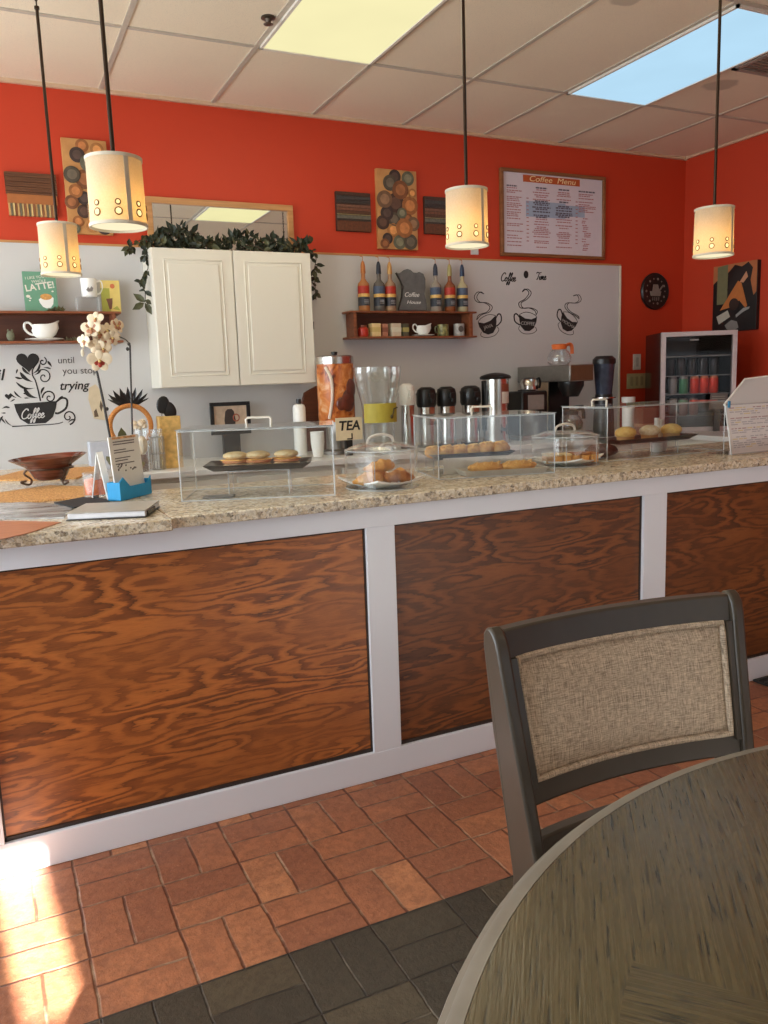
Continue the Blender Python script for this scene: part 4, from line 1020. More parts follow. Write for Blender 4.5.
Ca = thing('greeting_card', 'yellow card with flowers and a cow, right of the white mug on the shelf', 'card', ((x0+x1)/2, YT, zLt)); hw = (x1-x0)/2
MB().box(-hw, hw, -.004, .004, 0, h_).build('board', plain((222, 196, 112), .6), Ca)
m = MB().box(-hw, -hw*.1, -.0046, -.0041, 0, h_*.75); m.prism([(hw*.1, .1*h_), (hw*.9, .05*h_), (hw*.6, .2*h_)], -.0046, -.0041); m.build('green_print', plain((166, 164, 70), .6), Ca)
MB().prism([(-.02, h_*.30), (-.026, h_*.42), (.008, h_*.44), (.006, h_*.28), (0, h_*.1), (-.012, h_*.08)], -.0054, -.0047).build('cow_print', plain((112, 70, 52), .6), Ca)
m = MB().lathe([(0, 0), (.013, 0), (0, .001)], n=12, M=Matrix.Translation((.012, -.0047, h_*.82)) @ Matrix.Rotation(PI/2, 4, 'X')); m.build('flower_print', plain((206, 112, 70), .6), Ca)
# inside left shelf
pl = onL(42, False); pitcher(pl, 1.02, 'white gravy boat on a saucer inside the left shelf', 1, None)
bd = plain((120, 120, 96), .8, 0, .2); J = thing('shelf_ornament', 'small grey-green owl ornament inside the left shelf by the photo edge', 'ornament', onL(8, False)); m = MB().ell((0, 0, .028), (.02, .016, .028)); m.ell((-.010, 0, .056), (.005, .005, .008)); m.ell((.010, 0, .056), (.005, .005, .008)); m.build('figure', bd, J)
J = thing('dried_sprig', 'small dried grey sprig lying right of the gravy boat', 'sprig', onL(72, False)); m = MB()
for i in range(30): leaf(m, Vector((random.uniform(-.05, .04), random.uniform(-.02, .02), .002)), Vector((random.uniform(-1, 1), random.uniform(-.3, .3), random.uniform(.0, .6))), Vector((0, -1, .3)), random.uniform(.015, .03), .008)
m.build('foliage', plain((146, 138, 110), .8, 0, .3), J, smooth=False)

# ================================================================== THINGS ON THE LEFT GRANITE
Z = TOP+.0015
def flat(name, pts, label, cat_, mat, th=.002, z=Z):
    P = [at(x, y, Z=z) for x, y in pts]; c = sum(P, Vector())/len(P)
    mb = MB().prism([(p.x-c.x, p.y-c.y) for p in P], 0, th, axis='Z'); return single(name, mb, mat, (c.x, c.y, z), label, cat_)
STRAW = m_weave((212, 160, 96), (160, 108, 58), 150)
flat('woven_placemat', [(-20, 504), (-14, 496), (26, 490), (50, 486.5), (90, 488), (96, 491), (92, 499), (60, 500.5), (30, 503)], 'straw-coloured woven placemat in front of the brown bowl', 'placemat', STRAW, .006)
flat('woven_placemat', [(-14, 481), (20, 472), (60, 469), (98, 467.5), (106, 469), (94, 474), (76, 479), (30, 481)], 'straw-coloured woven placemat behind the brown bowl', 'placemat', STRAW, .006)
o = flat('wood_look_menu', [(-30, 556), (-30, 523), (10, 521), (61, 522.5), (30, 533), (0, 540)], 'orange-brown wood-look sheet with a white border at the left counter edge', 'placemat', m_streak('printed_wood', (168, 104, 72), (196, 128, 88), (6, 60, 6)), .0015)
flat('glossy_magazine', [(-30, 519), (-20, 503), (8, 502), (60, 505), (72, 510), (64, 518.5), (20, 519.5)], 'glossy grey and white magazine lying in front of the woven placemats', 'magazine', m_streak('glossy_print', (96, 88, 84), (214, 212, 210), (5, 14, 5), .15), .004)
flat('black_tray', [(54, 503.5), (88, 497), (106, 500), (110, 503), (74, 508.5)], 'flat black slate coaster beside the silver notebook', 'coaster', BLKM, .004, z=Z+.0045)
# silver notebook
P = [at(x, y, Z=Z) for x, y in ((65, 521), (146, 517), (163, 503), (155, 494), (100, 500))]
bl = at(66, 521, Z=Z); brr = at(146, 517.5, Z=Z); tr_ = at(163, 503, Z=Z+.02)
dv = (brr-bl); ang = math.atan2(dv.y, dv.x); L_ = dv.length
N_ = thing('silver_notebook', 'closed silver-grey binder lying on the granite in front of the brochure holder', 'binder', bl, ang)
MB().box(0, L_, 0, .20, .0, .003).build('back_cover', plain((60, 58, 56), .5), N_, .001)
MB().box(.004, L_-.002, .003, .196, .0032, .019).build('pages', plain((226, 226, 230), .6), N_, .002)
MB().box(0, L_, 0, .20, .0195, .022).build('front_cover', plain((176, 168, 156), .35), N_, .001)
MB().box(L_-.001, L_+.003, .02, .12, .004, .016).build('clasp', BLK, N_)
# brochure holder
c0 = at(121, 501.5, Z=Z); c1 = at(152, 493.5, Z=Z); dv = c1-c0; ang = math.atan2(dv.y, dv.x); L_ = dv.length
H_ = thing('brochure_holder', 'blue cardboard holder with a printed white card standing beside the orchid', 'brochure holder', (c0.x, c0.y, Z+.001), ang)
k_ = (c0.xy.length)/FPX
def bh(px): return px*k_*1.03
m = MB(); hF = .068; W_ = L_
m.prism([(0, 0), (W_, 0), (W_, hF*.95), (W_*.86, hF*.62), (W_*.32, hF*.62), (W_*.12, hF*1.12), (0, hF*.9)], 0, .003); m.box(0, W_, .045, .048, 0, hF*.9); m.box(0, .003, .003, .045, 0, hF*.9); m.box(W_-.003, W_, .003, .045, 0, hF*.8); m.box(0, W_, .003, .045, 0, .003)
m.build('box', plain((36, 150, 205), .55, 0, .05), H_)
Ch = at(130, 436, Y=c0.y+.06).z-Z; M = Matrix.Translation((.006, .018, .006)) @ Matrix.Rotation(-.07, 4, 'X')
cd = MB().box(0, W_-.014, 0, .004, 0, Ch-.006, M=M).build('card', PAPER, H_)
m = MB(); rnd = random.Random(2); cw = W_-.014
for z in (.90, .86, .77, .73, .64, .60, .55):
    x = .12*cw; e_ = (.45+.35*rnd.random())*cw
    while x < e_: L = rnd.uniform(.004, .010); m.box(x, x+L, -.0012, -.0001, z*Ch-.004, z*Ch-.001, 0, M=M); x += L+.002
for i in range(16): x = rnd.uniform(.15, .8)*cw; z = rnd.uniform(.40, .52)*Ch; m.box(x, x+.006, -.0012, -.0001, z, z+.005, 0, M=M)
m.box(.1*cw, .9*cw, -.0011, -.0001, Ch*.93, Ch*.965, 1, M=M)
m.build('print', [plain((96, 88, 88)), plain((206, 160, 110), .6, 0, .5, 90)], cd, smooth=False)
# white tent card left of it
c = at(104, 500, Z=Z); Tn = thing('white_tent_card', 'plain white folded card standing between the candle and the blue holder', 'card', (c.x, c.y+.03, Z), -.6)
MB().prism([(-.03, 0), (.0, .16), (.003, .16), (-.026, 0)], -.02, .02, axis='Y').build('front_leaf', PAPER, Tn); MB().prism([(.03, 0), (.003, .16), (.0, .16), (.026, 0)], -.02, .02, axis='Y').build('rear_leaf', PAPER, Tn)
# candle jar
c = at(98, 500, Z=Z); c = at(98, 499, Z=Z+.0); Cj = thing('glass_candle', 'orange candle in a clear glass jar on the left counter', 'candle', (c.x, c.y+.02, Z+.009)); r_ = .042
hC = at(97, 475, Y=c.y+.02).z-Z
MB().lathe([(0, 0), (r_, 0), (r_+.001, hC), (r_-.003, hC), (r_-.003, .006), (0, .006)]).build('jar', GLS, Cj); MB().lathe([(0, .0065), (r_-.004, .0065), (r_-.004, hC*.72), (0, hC*.72)]).build('wax', plain((226, 112, 44), .45, 0, .15, 20), Cj); MB().cyl((0, 0, hC*.72), (0, 0, hC*.8), .0015, n=6).build('wick', BLK, Cj)
# brown bowl on wrought stand
Yb = 3.55; cb = at(52, 484, Z=Z+.0065); Yb = cb.y; sc = cb.xy.length/FPX*1.0
def bp_(px): return px*(Vector((cb.x, cb.y, 0)).dot(CF))/FPX
Bw = thing('glass_bowl', 'wide flared brown glass bowl held in a scrolled wire stand', 'bowl', (cb.x, cb.y, Z+.0065)); rr = bp_(37.5)
hb = at(45, 460, Y=Yb).z-Z
M = Matrix.Rotation(-.05, 4, 'Y')
pf = [(0, hb*.20), (rr*.30, hb*.18), (rr*.42, hb*.28), (rr*.52, hb*.55), (rr*.60, hb*.72), (rr*.98, hb*1.04), (rr, hb*1.06), (rr*.98, hb*1.07), (rr*.58, hb*.78), (rr*.48, hb*.58), (rr*.36, hb*.30), (0, hb*.24)]
s = NT('brown_glass'); BG = s.bsdf(s.ramp(s.noise(scaled(s, s.obj(), (3, 3, 30)), 3, 3), [(.3, rgb(78, 40, 28)), (.7, rgb(128, 76, 58))]), .12)
MB().lathe(pf, n=48, M=M).build('bowl', BG, Bw)
m = MB().tube([(rr*.58*math.cos(t), rr*.58*math.sin(t), hb*.62) for t in [2*PI*i/30 for i in range(30)]], .004, 6, closed=True)
for k in range(3):
    a_ = -PI/2+.5+k*2*PI/3; M2 = Matrix.Rotation(a_, 4, 'Z')
    pts = [(rr*.58, 0, hb*.62), (rr*.66, 0, hb*.45), (rr*.50, 0, hb*.22), (rr*.56, 0, .004), (rr*.74, 0, .012), (rr*.74, 0, hb*.16), (rr*.62, 0, hb*.18)]
    m.tube([M2 @ q for q in cat(pts, 5)], .0042, 6)
m.build('wire_stand', plain((92, 70, 56), .4, .7), Bw)

# orchid
YO = c0.y+.26
Or = thing('potted_orchid', 'potted orchid with cream and dark red blooms on tall thin stems, behind the brochure holder', 'plant', (at(126, 470, Y=YO).x, YO, Z)); ol = Vector(Or.location)
def op(x, y, dy=0): return at(x, y, Y=YO+dy)-ol
MB().lathe([(0, 0), (.035, 0), (.046, .08), (.042, .08), (.034, .01), (0, .01)]).build('pot', plain((214, 210, 204), .4), Or)
MB().lathe([(0, .066), (.040, .066), (.03, .072), (0, .074)]).build('soil', plain((74, 56, 40), .9, 0, .4, 60), Or)
m = MB(); m.tube([Vector((-.01, 0, .07))]+[op(x, y) for x, y in ((112, 448), (104, 405), (97.5, 374), (95, 366))], [.004, .004, .0045, .0040, .002], 8); m.tube([Vector((.012, 0, .07))]+[op(x, y) for x, y in ((132.5, 437), (131.5, 400), (130.5, 368), (130, 345))], .0033, 8)
m.tube(cat([op(130, 345), op(126, 340), op(118, 336), op(108, 330), op(98, 326), (op(90, 332))], 5), .0022, 6); m.tube(cat([op(97.5, 374), op(94, 362), op(92, 350), op(97, 340)], 5), .002, 6)
for x, y in ((129, 344), (127.5, 349), (107, 409), (131.5, 400)): m.ell(op(x, y), (.006, .006, .007), 8, 6)
m.build('stem', plain((44, 38, 32), .5), Or)
m = MB(); leaf(m, Vector((0, 0, .06)), op(120, 419)-Vector((0, 0, .06)), Vector((.4, -1, 0)), (op(120, 419)-Vector((0, 0, .06))).length, .062); leaf(m, Vector((0, 0, .06)), Vector((-.6, .5, .7)), Vector((0, -.5, 1)), .12, .05); leaf(m, Vector((0, 0, .06)), Vector((.8, .6, .4)), Vector((0, -.5, 1)), .12, .05)
o = m.build('leaf', plain((92, 92, 56), .4, 0, .2, 20), Or, sub=1)
def bloom(c, r, face, spot, lip=True):
    f = MB(); q = face.to_track_quat('Z', 'Y').to_matrix().to_4x4(); T = Matrix.Translation(c) @ q
    for k in range(5):
        a_ = PI/2+k*2*PI/5; L = r*(1.0 if k in (0, 2, 3) else 1.15); w_ = r*(.42 if k in (0, 2, 3) else .62)
        M3 = T @ Matrix.Rotation(a_, 4, 'Z') @ Matrix.Translation((L*.55, 0, 0)) @ Matrix.Rotation(-.18, 4, 'Y')
        f.ell((0, 0, 0), (L*.55, w_, .0025), 12, 6, 0, M=M3)
        if spot: f.ell((0, 0, .0038), (L*.44, w_*.72, .0024), 10, 6, 1, M=M3 @ Matrix.Translation((-L*.12, 0, 0)))
    f.ell((0, 0, 0), (r*.16, r*.16, r*.2), 8, 6, 2, M=T @ Matrix.Translation((0, 0, r*.12)))
    f.ell((0, 0, 0), (r*.22, r*.3, r*.10), 8, 6, 1, M=T @ Matrix.Translation((0, -r*.35, r*.14)))
    return f
cream, blood, yel = plain((232, 214, 184), .5, 0, .10), plain((150, 44, 28), .5, 0, .25, 90), plain((214, 184, 112), .5)
tanp = plain((176, 118, 84), .5, 0, .3, 90)
for (x, y, r, fx, fz, sp_) in ((95.5, 319, 7, -.5, .5, 0), (91, 329, 8, -.4, .1, 2), (99, 333, 8.5, .1, -.1, 2), (107, 331, 7.5, .5, 0, 2), (117, 326, 7, .7, .2, 2), (112, 338, 7.5, .4, -.2, 2), (84, 341, 6, -1, -.2, 2), (96, 346, 7, -.3, -.3, 2), (103, 349, 7, .2, -.2, 2), (99.5, 361, 10, 0, -.05, 1)):
    cc = op(x, y, random.uniform(-.02, .01)); rr_ = r*Vector((ol.x, ol.y, 0)).dot(CF)/FPX
    bloom(cc, rr_, Vector((fx, -1, fz)), sp_ > 0).build('flower', [cream, blood if sp_ == 1 else tanp, yel], Or)
m = MB(); m.tube(cat([op(88, 336, .0), op(84, 345), op(83, 352)], 4), .0016, 6); m.ell(op(82.5, 353), (.006, .005, .013), 8, 6); m.build('bud', plain((226, 214, 190)), Or)

# ================================================================== LEFT END OF THE BACK COUNTER / LEFT GRANITE REAR
ZB = BACK+.0005
YP = 4.36
def onB(px, Y): p = at(px, 430, Y=Y); return Vector((p.x, Y, ZB))
def px2m(n, Y, px=None, X=None):
    p = at(px, 430, Y=Y); return n*(Vector((p.x, Y, 0)).dot(CF))/FPX
# pineapple ring ornament
b = onB(131, 4.42); Pn = thing('pineapple_ornament', 'orange ring ornament with black spiky leaves like a pineapple crown', 'ornament', b)
R_ = px2m(20, 4.42, 135); zc_ = at(131, 426, Y=4.42).z-ZB
m = MB().tube([(R_*math.cos(t), 0, zc_+R_*1.02*math.sin(t)) for t in [2*PI*i/36 for i in range(36)]], .013, 8, closed=True); m.build('ring', m_weave((206, 138, 70), (160, 96, 44), 260), Pn)
MB().box(-.07, .07, -.04, .04, 0, max(.004, zc_-R_*1.02-.008)).build('base', plain((120, 82, 52)), Pn, .003)
m = MB(); zt_ = zc_+R_*1.02+.008
for i, (dx, h__) in enumerate(((-.105, .03), (-.10, .055), (-.075, .075), (-.04, .085), (0, .09), (.04, .085), (.075, .075), (.10, .055), (.105, .03), (-.06, .05), (.06, .05), (.02, .06), (-.02, .06))):
    m.add([(dx*.3-.018, -.003, zt_-.008), (dx*.3+.018, -.003, zt_-.005), (dx*.75+.012, -.008, zt_+h__*.6), (dx, -.004, zt_+h__), (dx*.75-.012, -.008, zt_+h__*.55), (dx*.25, .006, zt_)], [(0, 1, 2, 3, 4), (5, 3, 2, 1), (0, 4, 3, 5), (0, 5, 1)])
m.build('leaves', BLK, Pn, smooth=False)
b = onB(141, 4.31); J = thing('flower_votive', 'clear glass votive with cream flowers inside the orange ring ornament', 'votive', b+Vector((0, 0, 0))); hh = at(142, 428, Y=4.33).z-ZB
MB().lathe([(0, 0), (.035, 0), (.04, hh), (.037, hh), (.033, .006), (0, .006)]).build('glass', GLS, J)
m = MB()
for i in range(9): m.ell((random.uniform(-.035, .035), random.uniform(-.03, .02), hh+random.uniform(.0, .04)), (.015, .013, .013), 8, 6, bump=.3)
m.ell((0, 0, hh*.6), (.028, .028, .05), 8, 6); m.build('flowers', plain((222, 204, 176), .7, 0, .15, 40), J)
# utensil caddy
b = onB(169, 4.40); J = thing('utensil_caddy', 'tan patterned box holding two black serving spoons', 'utensil holder', b); hh = at(169, 416, Y=4.40).z-ZB; w_ = px2m(10.5, 4.4, 169)
MB().box(-w_, w_, -.04, .04, 0, hh).build('box', plain((206, 166, 96), .6, 0, .3, 30), J, .002)
for (px, py, r1, r2, ti) in ((163, 405, 6.5, 9, .2), (170, 410, 6, 9, -.35)):
    c = at(px, py, Y=4.40)-b; k = px2m(1, 4.4, 169); o = MB(); o.ell(c, (r1*k, .006, r2*k), 16, 8, M=Matrix.Rotation(ti, 4, 'Y')); o.tube([c+Vector((0, 0, -r2*k*.8)), Vector((-c.x*.6, 0, hh-.03))], .005, 6)
    o.build('spoon', BLK, J)
m = MB(); 
for px in (165, 172): c = at(px, 415, Y=4.40)-b; m.tube([c+Vector((.017*math.cos(t), 0, .02*math.sin(t))) for t in [2*PI*i/16 for i in range(16)]], .0028, 6, closed=True)
m.build('spoon_ring', STEELD, J)
b = onB(156, 4.34); J = thing('wire_basket', 'small wire basket with glass jar beside the tan caddy', 'basket', b); hh = at(155, 437, Y=4.36).z-ZB; hh = max(hh, .06); r_ = .032
MB().lathe([(0, 0), (r_, 0), (r_, hh*1.25), (r_-.003, hh*1.25), (r_-.003, .005), (0, .005)]).build('glass', GLS, J)
m = MB()
for z in (.004, hh*.5, hh): m.tube([((r_+.004)*math.cos(t), (r_+.004)*math.sin(t), z) for t in [2*PI*i/20 for i in range(20)]], .002, 5, closed=True)
for k in range(8): t = k*PI/4; m.cyl(((r_+.004)*math.cos(t), (r_+.004)*math.sin(t), .004), ((r_+.004)*math.cos(t), (r_+.004)*math.sin(t), hh), .0016, n=5)
m.build('wire', STEELD, J)
# hanging tag on wall
p = at(96.5, 404, Y=WALL); J = thing('hanging_tag', 'beige cardboard tag hanging on the white wall behind the orchid stem', 'tag', (p.x, YD, p.z)); k = 4.9/FPX
M = Matrix.Rotation(-.12, 4, 'Y') @ Matrix.Scale(.78, 4)
MB().prism([(-.04, -.10), (.05, -.13), (.055, .07), (.02, .14), (-.03, .12), (-.05, .04)], -.004, -.0005, M=M).build('tag', plain((206, 188, 158), .8), J)
m = MB().prism([(-.035, -.09), (-.005, -.09), (-.01, -.03), (-.03, -.05)], -.0052, -.0041, M=M); m.prism([(.02, -.06), (.04, -.02), (.03, .02), (.015, -.02)], -.0052, -.0041, M=M); m.build('picture', plain((92, 76, 60)), J)
# grey box on ledge
b = at(103, 462, Y=4.55); J = single('white_canister', MB().box(-.05, .05, -.05, .05, 0, .15), plain((196, 198, 206), .4), (b.x-.01, 4.62, ZB-.0), 'pale grey square canister against the wall behind the white card', 'canister', bevel=.004)
struct(MB().box(XL, .445, 4.4005, WALL-.009, BACK-.03, BACK).build('trim_6', plain((190, 188, 184), .4), smooth=False))

# small framed picture
x0, x1 = at(210, 415, Y=4.78).x, at(250, 415, Y=4.78).x; hh = at(230, 402, Y=4.78).z-ZB; hw = (x1-x0)/2
J = thing('small_picture', 'small black-framed picture of a dark coffee pot under the wall cabinet', 'picture', ((x0+x1)/2, 4.78, ZB)); t = .022; m = MB()
zl = hh-.19
m.box(-hw, hw, -.012, .006, hh-t, hh); m.box(-hw, hw, -.012, .006, zl, zl+t); m.box(-hw, -hw+t, -.012, .006, zl+t, hh-t); m.box(hw-t, hw, -.012, .006, zl+t, hh-t); m.build('frame', BLK, J, .002)
MB().box(-.05, .05, -.01, .03, 0, zl).build('stand', BLK, J)
MB().box(-hw+t, hw-t, -.004, .004, zl+t, hh-t).build('print', plain((196, 172, 148), .6, 0, .15, 30), J)
m = MB(); cz = zl+.085
m.prism([(-.034, cz-.05), (-.038, cz), (-.03, cz+.05), (.022, cz+.05), (.03, cz), (.024, cz-.05)], -.0052, -.0041); m.prism([(-.03, cz+.05), (-.016, cz+.064), (.01, cz+.064), (.022, cz+.05)], -.0052, -.0041); m.build('pot_picture', plain((62, 50, 46)), J)
MB().tube([(.034+.018*math.cos(t), -.005, cz+.012+.02*math.sin(t)) for t in [2*PI*i/16 for i in range(16)]], .0035, 5, closed=True).build('handle_picture', plain((166, 84, 60)), J)
# white soap bottle
b = onB(300, 4.6); hh = at(300, 404, Y=4.6).z-ZB
J = thing('white_bottle', 'plain white bottle under the right end of the wall cabinet', 'bottle', b); MB().lathe([(0, 0), (.036, 0), (.038, .01), (.038, hh-.02), (.032, hh-.006), (.018, hh), (0, hh)]).build('body', WHITE, J); MB().lathe([(0, hh), (.014, hh), (.014, hh+.03), (0, hh+.03)]).build('cap', BLK, J)
b = onB(317, 4.36); hh = at(317, 430, Y=4.36).z-ZB
J = thing('paper_cup_stack', 'stack of white paper cups seen through the right end of the sandwich case', 'cups', b); m = MB()
for k in range(5): m = MB(); z = k*.014; m.lathe([(0, z+.002), (.028, z+.002), (.040, z+.09), (.038, z+.09), (.027, z+.004), (0, z+.004)], n=24); m.build('cup', WHITE, J)
# wooden board leaning
x0, x1 = at(304, 400, Y=4.78).x, at(322, 400, Y=4.78).x; J = thing('cutting_board', 'dark brown wooden board leaning at the wall left of the iced tea dispenser', 'board', ((x0+x1)/2, 4.80, ZB)); hh = at(310, 386, Y=4.78).z-ZB
MB().prism([(-.07, 0), (.08, 0), (.08, hh), (.03, hh), (-.05, hh-.04), (-.07, hh-.10)], -.012, .012).build('board', m_streak('walnut', (84, 46, 28), (112, 62, 38)), J, .004)

# iced tea dispenser
YI = 4.50; b = onB(337.5, YI); r_ = px2m(18.5, YI, 337); hh = at(337, 362, Y=YI).z-ZB; lo_ = at(337, 418, Y=YI).z-ZB
J = thing('tea_dispenser', 'tall amber iced tea dispenser with a printed wrap and steel lid', 'drink dispenser', b)
MB().lathe([(0, 0), (r_*.9, 0), (r_*.9, .02), (r_*.6, .03), (r_*.6, max(.04, lo_-.02)), (0, max(.04, lo_-.02))], n=32).build('base', STEELD, J)
zL = max(.041, lo_-.019)
s = NT('printed_tea_wrap'); n_ = s.noise(scaled(s, s.obj(), (14, 14, 10)), 1, 4, .6, .6); TEAW = s.bsdf(s.ramp(n_, [(.33, rgb(82, 36, 22)), (.43, rgb(168, 84, 36)), (.56, rgb(206, 124, 60)), (.7, rgb(222, 172, 124))]), .25)
MB().lathe([(0, zL), (r_*.95, zL), (r_, zL+.02), (r_, hh-.01), (0, hh-.01)], n=36).build('tank', TEAW, J)
m = MB()
for (a_, z_, s_) in ((-1.25, .35, .05), (-1.0, .55, .045), (-1.7, .3, .03)):
    c = Vector((r_*math.cos(a_)*.985, r_*math.sin(a_)*.985, zL+(hh-zL)*z_)); m.ell(c, (s_, .012, s_*1.3), 14, 8, M=Matrix.Rotation(a_+PI/2, 4, 'Z'))
m.build('printed_glass', plain((96, 42, 26), .3, 0, .4, 30), J)
MB().tube(cat([(-r_*.75, -r_*.75, zL+.02), (-r_*.58, -r_*.86, zL+(hh-zL)*.4), (-r_*.60, -r_*.86, zL+(hh-zL)*.72), (-r_*.82, -r_*.66, hh-.03)], 6), .009, 8).build('drip_print', plain((226, 206, 186), .4), J)
MB().lathe([(r_*1.02, hh-.012), (r_*1.02, hh+.028), (r_*.9, hh+.036), (0, hh+.04), (0, hh-.01)], n=36).build('lid', STEEL, J); MB().lathe([(0, hh+.04), (.016, hh+.04), (.02, hh+.058), (0, hh+.062)]).build('knob', BLK, J)
# tea card
x0, x1 = at(336, 425, Y=4.30).x, at(362.5, 425, Y=4.30).x; z0_ = at(350, 440, Y=4.30).z; z1_ = at(350, 417.5, Y=4.30).z
J = thing('tea_sign', 'cream paper sign with handwritten TEA in front of the iced tea dispenser', 'sign', ((x0+x1)/2, 4.305, ZB)); hw = (x1-x0)/2
MB().box(-hw, hw, 0, .003, max(0, z0_-ZB), z1_-ZB).build('card', plain((222, 204, 168), .7), J)
MB().box(-.02, .02, .0035, .03, 0, .10).build('stand', BLK, J)
text('TEA', .075, INK, J, 'handwriting', loc=(0, -.0006, z1_-ZB-.048), bold=.002, shear=.15); m = MB(); m.box(.012, .02, -.001, 0, z1_-ZB-.125, z1_-ZB-.09); m.box(-.015, .012, -.001, 0, z1_-ZB-.125, z1_-ZB-.118); m.build('handwriting_mark', INK, J)

# glass beverage dispenser
YG = 4.32; b = onB(379, YG); J = thing('glass_dispenser', 'clear ribbed glass drink dispenser with a yellow-green label', 'drink dispenser', b)
r1 = px2m(23.5, YG, 379); r2 = px2m(15.5, YG, 379); hh = at(379, 367, Y=YG).z-ZB; zn = at(379, 402, Y=YG).z-ZB
mb = MB(); N = 64; rings = [(r2*.9, .002), (r2, .01), (r2*1.02, zn*.5), (r2*1.08, zn*.95), (r1*.92, (zn+hh)/2), (r1, hh-.03), (r1, hh), (r1-.006, hh), (r1-.006, hh-.03), (r1*.92-.006, (zn+hh)/2), (r2*1.08-.006, zn*.95), (r2-.004, .014)]
vs = []
for (r, z) in rings:
    for i in range(N): t = 2*PI*i/N; k = 1+.06*math.cos(8*t)*(z > zn*.9); vs.append((r*k*math.cos(t), r*k*math.sin(t), z))
fs = [(j*N+i, j*N+(i+1) % N, (j+1)*N+(i+1) % N, (j+1)*N+i) for j in range(len(rings)-1) for i in range(N)]
mb.add(vs, fs); mb.build('tank', m_glass('thick_ribbed_glass', (.90, .91, .89), 2.6, .06), J)
l = MB(); N = 20; r_ = r2*1.13; vs = []
z0_, z1_ = at(379, 422, Y=YG).z-ZB, at(379, 403, Y=YG).z-ZB
for i in range(N+1): t = -PI/2-1.25-.35+2.0*i/N+.35; vs += [(r_*1.12*math.cos(t), r_*1.12*math.sin(t), z0_), (r_*1.12*math.cos(t), r_*1.12*math.sin(t), z1_)]
l.add(vs, [(2*i, 2*i+2, 2*i+3, 2*i+1) for i in range(N)]).build('label', plain((176, 160, 58), .6, 0, .04), J)
m = MB(); c = Vector((.35*r_*1.16, -r_*1.10, (z0_+z1_)/2)); m.tube([c+Vector((-.012, 0, -.026)), c+Vector((.0, -.002, .0)), c+Vector((.004, -.002, .022)), c+Vector((.03, .006, .028))], .004, 6); m.ell(c+Vector((-.010, 0, -.022)), (.010, .004, .012), 8, 6); m.build('label_mark', plain((80, 70, 36)), J)
MB().lathe([(0, .001), (r2*.85, .001), (r2*.85, .0015), (0, .002)]).build('water_base', GLS, J)
m = MB(); m.tube(cat([(-.05, -r2-.012, .03), (-.04, -r2-.02, .055), (0, -r2-.022, .066), (.04, -r2-.02, .055), (.05, -r2-.012, .03)], 6), .006, 6); m.cyl((0, -r2, .045), (0, -r2-.05, .04), .010); m.build('spigot', WHITE, J)

# airpots
def airpot(px, Y, top_px, rpx, white, label):
    b = onB(px, Y); r_ = px2m(rpx, Y, px); hh = at(px, top_px, Y=Y).z-ZB; J = thing('coffee_airpot', label, 'airpot', b)
    MB().lathe([(0, 0), (r_*1.0, 0), (r_*1.0, .015), (0, .015)], n=28).build('base', BLK, J)
    MB().lathe([(0, .015), (r_*.86, .015), (r_*.84, hh*.68), (r_*.8, hh*.70), (0, hh*.70)], n=32).build('body', STEEL, J)
    MB().lathe([(0, hh*.67), (r_*.9, hh*.67), (r_*1.0, hh*.72), (r_*1.0, hh*.88), (r_*.88, hh*.96), (r_*.5, hh), (0, hh)], n=28).build('lid', WHITE if white else BLK, J)
    m = MB().box(-r_*.3, r_*.3, -r_*1.3, -r_*.7, hh*.80, hh*.90); m.cyl((0, -r_*1.2, hh*.74), (0, -r_*1.2, hh*.81), .008); m.build('spout', WHITE if white else BLK, J, .004)
    m = MB(); N = 8; rr = r_*.86; vs = []
    for i in range(N+1): t = -PI/2-.15+.95*i/N; vs += [(rr*math.cos(t), rr*math.sin(t), hh*.50), (rr*math.cos(t), rr*math.sin(t), hh*.66)]
    m.add(vs, [(2*i, 2*i+2, 2*i+3, 2*i+1) for i in range(N)]).build('label', plain((150, 84, 60), .5, 0, .2, 90), J)
    MB().tube([(r_*.97*math.cos(t), r_*.97*math.sin(t)*1, hh*.86+.02*math.sin(t)) for t in [PI*i/12 for i in range(13)]], .005, 6).build('handle', BLK if not white else WHITE, J)
airpot(408, 4.5, 383.5, 8, True, 'steel airpot with a white lid next to the ribbed glass dispenser')
airpot(427, 4.5, 387, 10, False, 'steel airpot with black lid, first of the three black-lidded ones')
airpot(447, 4.5, 386.5, 10, False, 'steel airpot with black lid, middle of the three black-lidded ones')
airpot(471, 4.5, 385.5, 10.5, False, 'steel airpot with black lid directly left of the tall steel urn')
# urn
YU = 4.45; b = onB(496, YU); r_ = px2m(13.2, YU, 496); hh = at(496, 379, Y=YU).z-ZB; J = thing('coffee_urn', 'tall stainless steel coffee urn with a wide black lid', 'coffee urn', b)
MB().lathe([(0, 0), (r_*1.05, 0), (r_*1.05, .03), (r_, .03), (r_, hh), (0, hh)], n=36).build('body', STEEL, J)
MB().lathe([(0, hh-.001), (r_*1.16, hh-.001), (r_*1.20, hh+.010), (r_*1.1, hh+.022), (r_*.6, hh+.035), (r_*.2, hh+.040), (0, hh+.041)], n=36).build('lid', BLK, J)
m = MB(); vs = []; N = 8; rr = r_*1.006
for i in range(N+1): t = -PI/2-.1+.9*i/N; vs += [(rr*math.cos(t), rr*math.sin(t), hh*.62), (rr*math.cos(t), rr*math.sin(t), hh*.80)]
m.add(vs, [(2*i, 2*i+2, 2*i+3, 2*i+1) for i in range(N)]).build('label', plain((222, 210, 198), .5, 0, .08, 90), J)
m = MB(); vs = []
for i in range(N+1): t = -PI/2-.1+.9*i/N; vs += [(rr*math.cos(t), rr*math.sin(t), hh*.80), (rr*math.cos(t), rr*math.sin(t), hh*.92)]
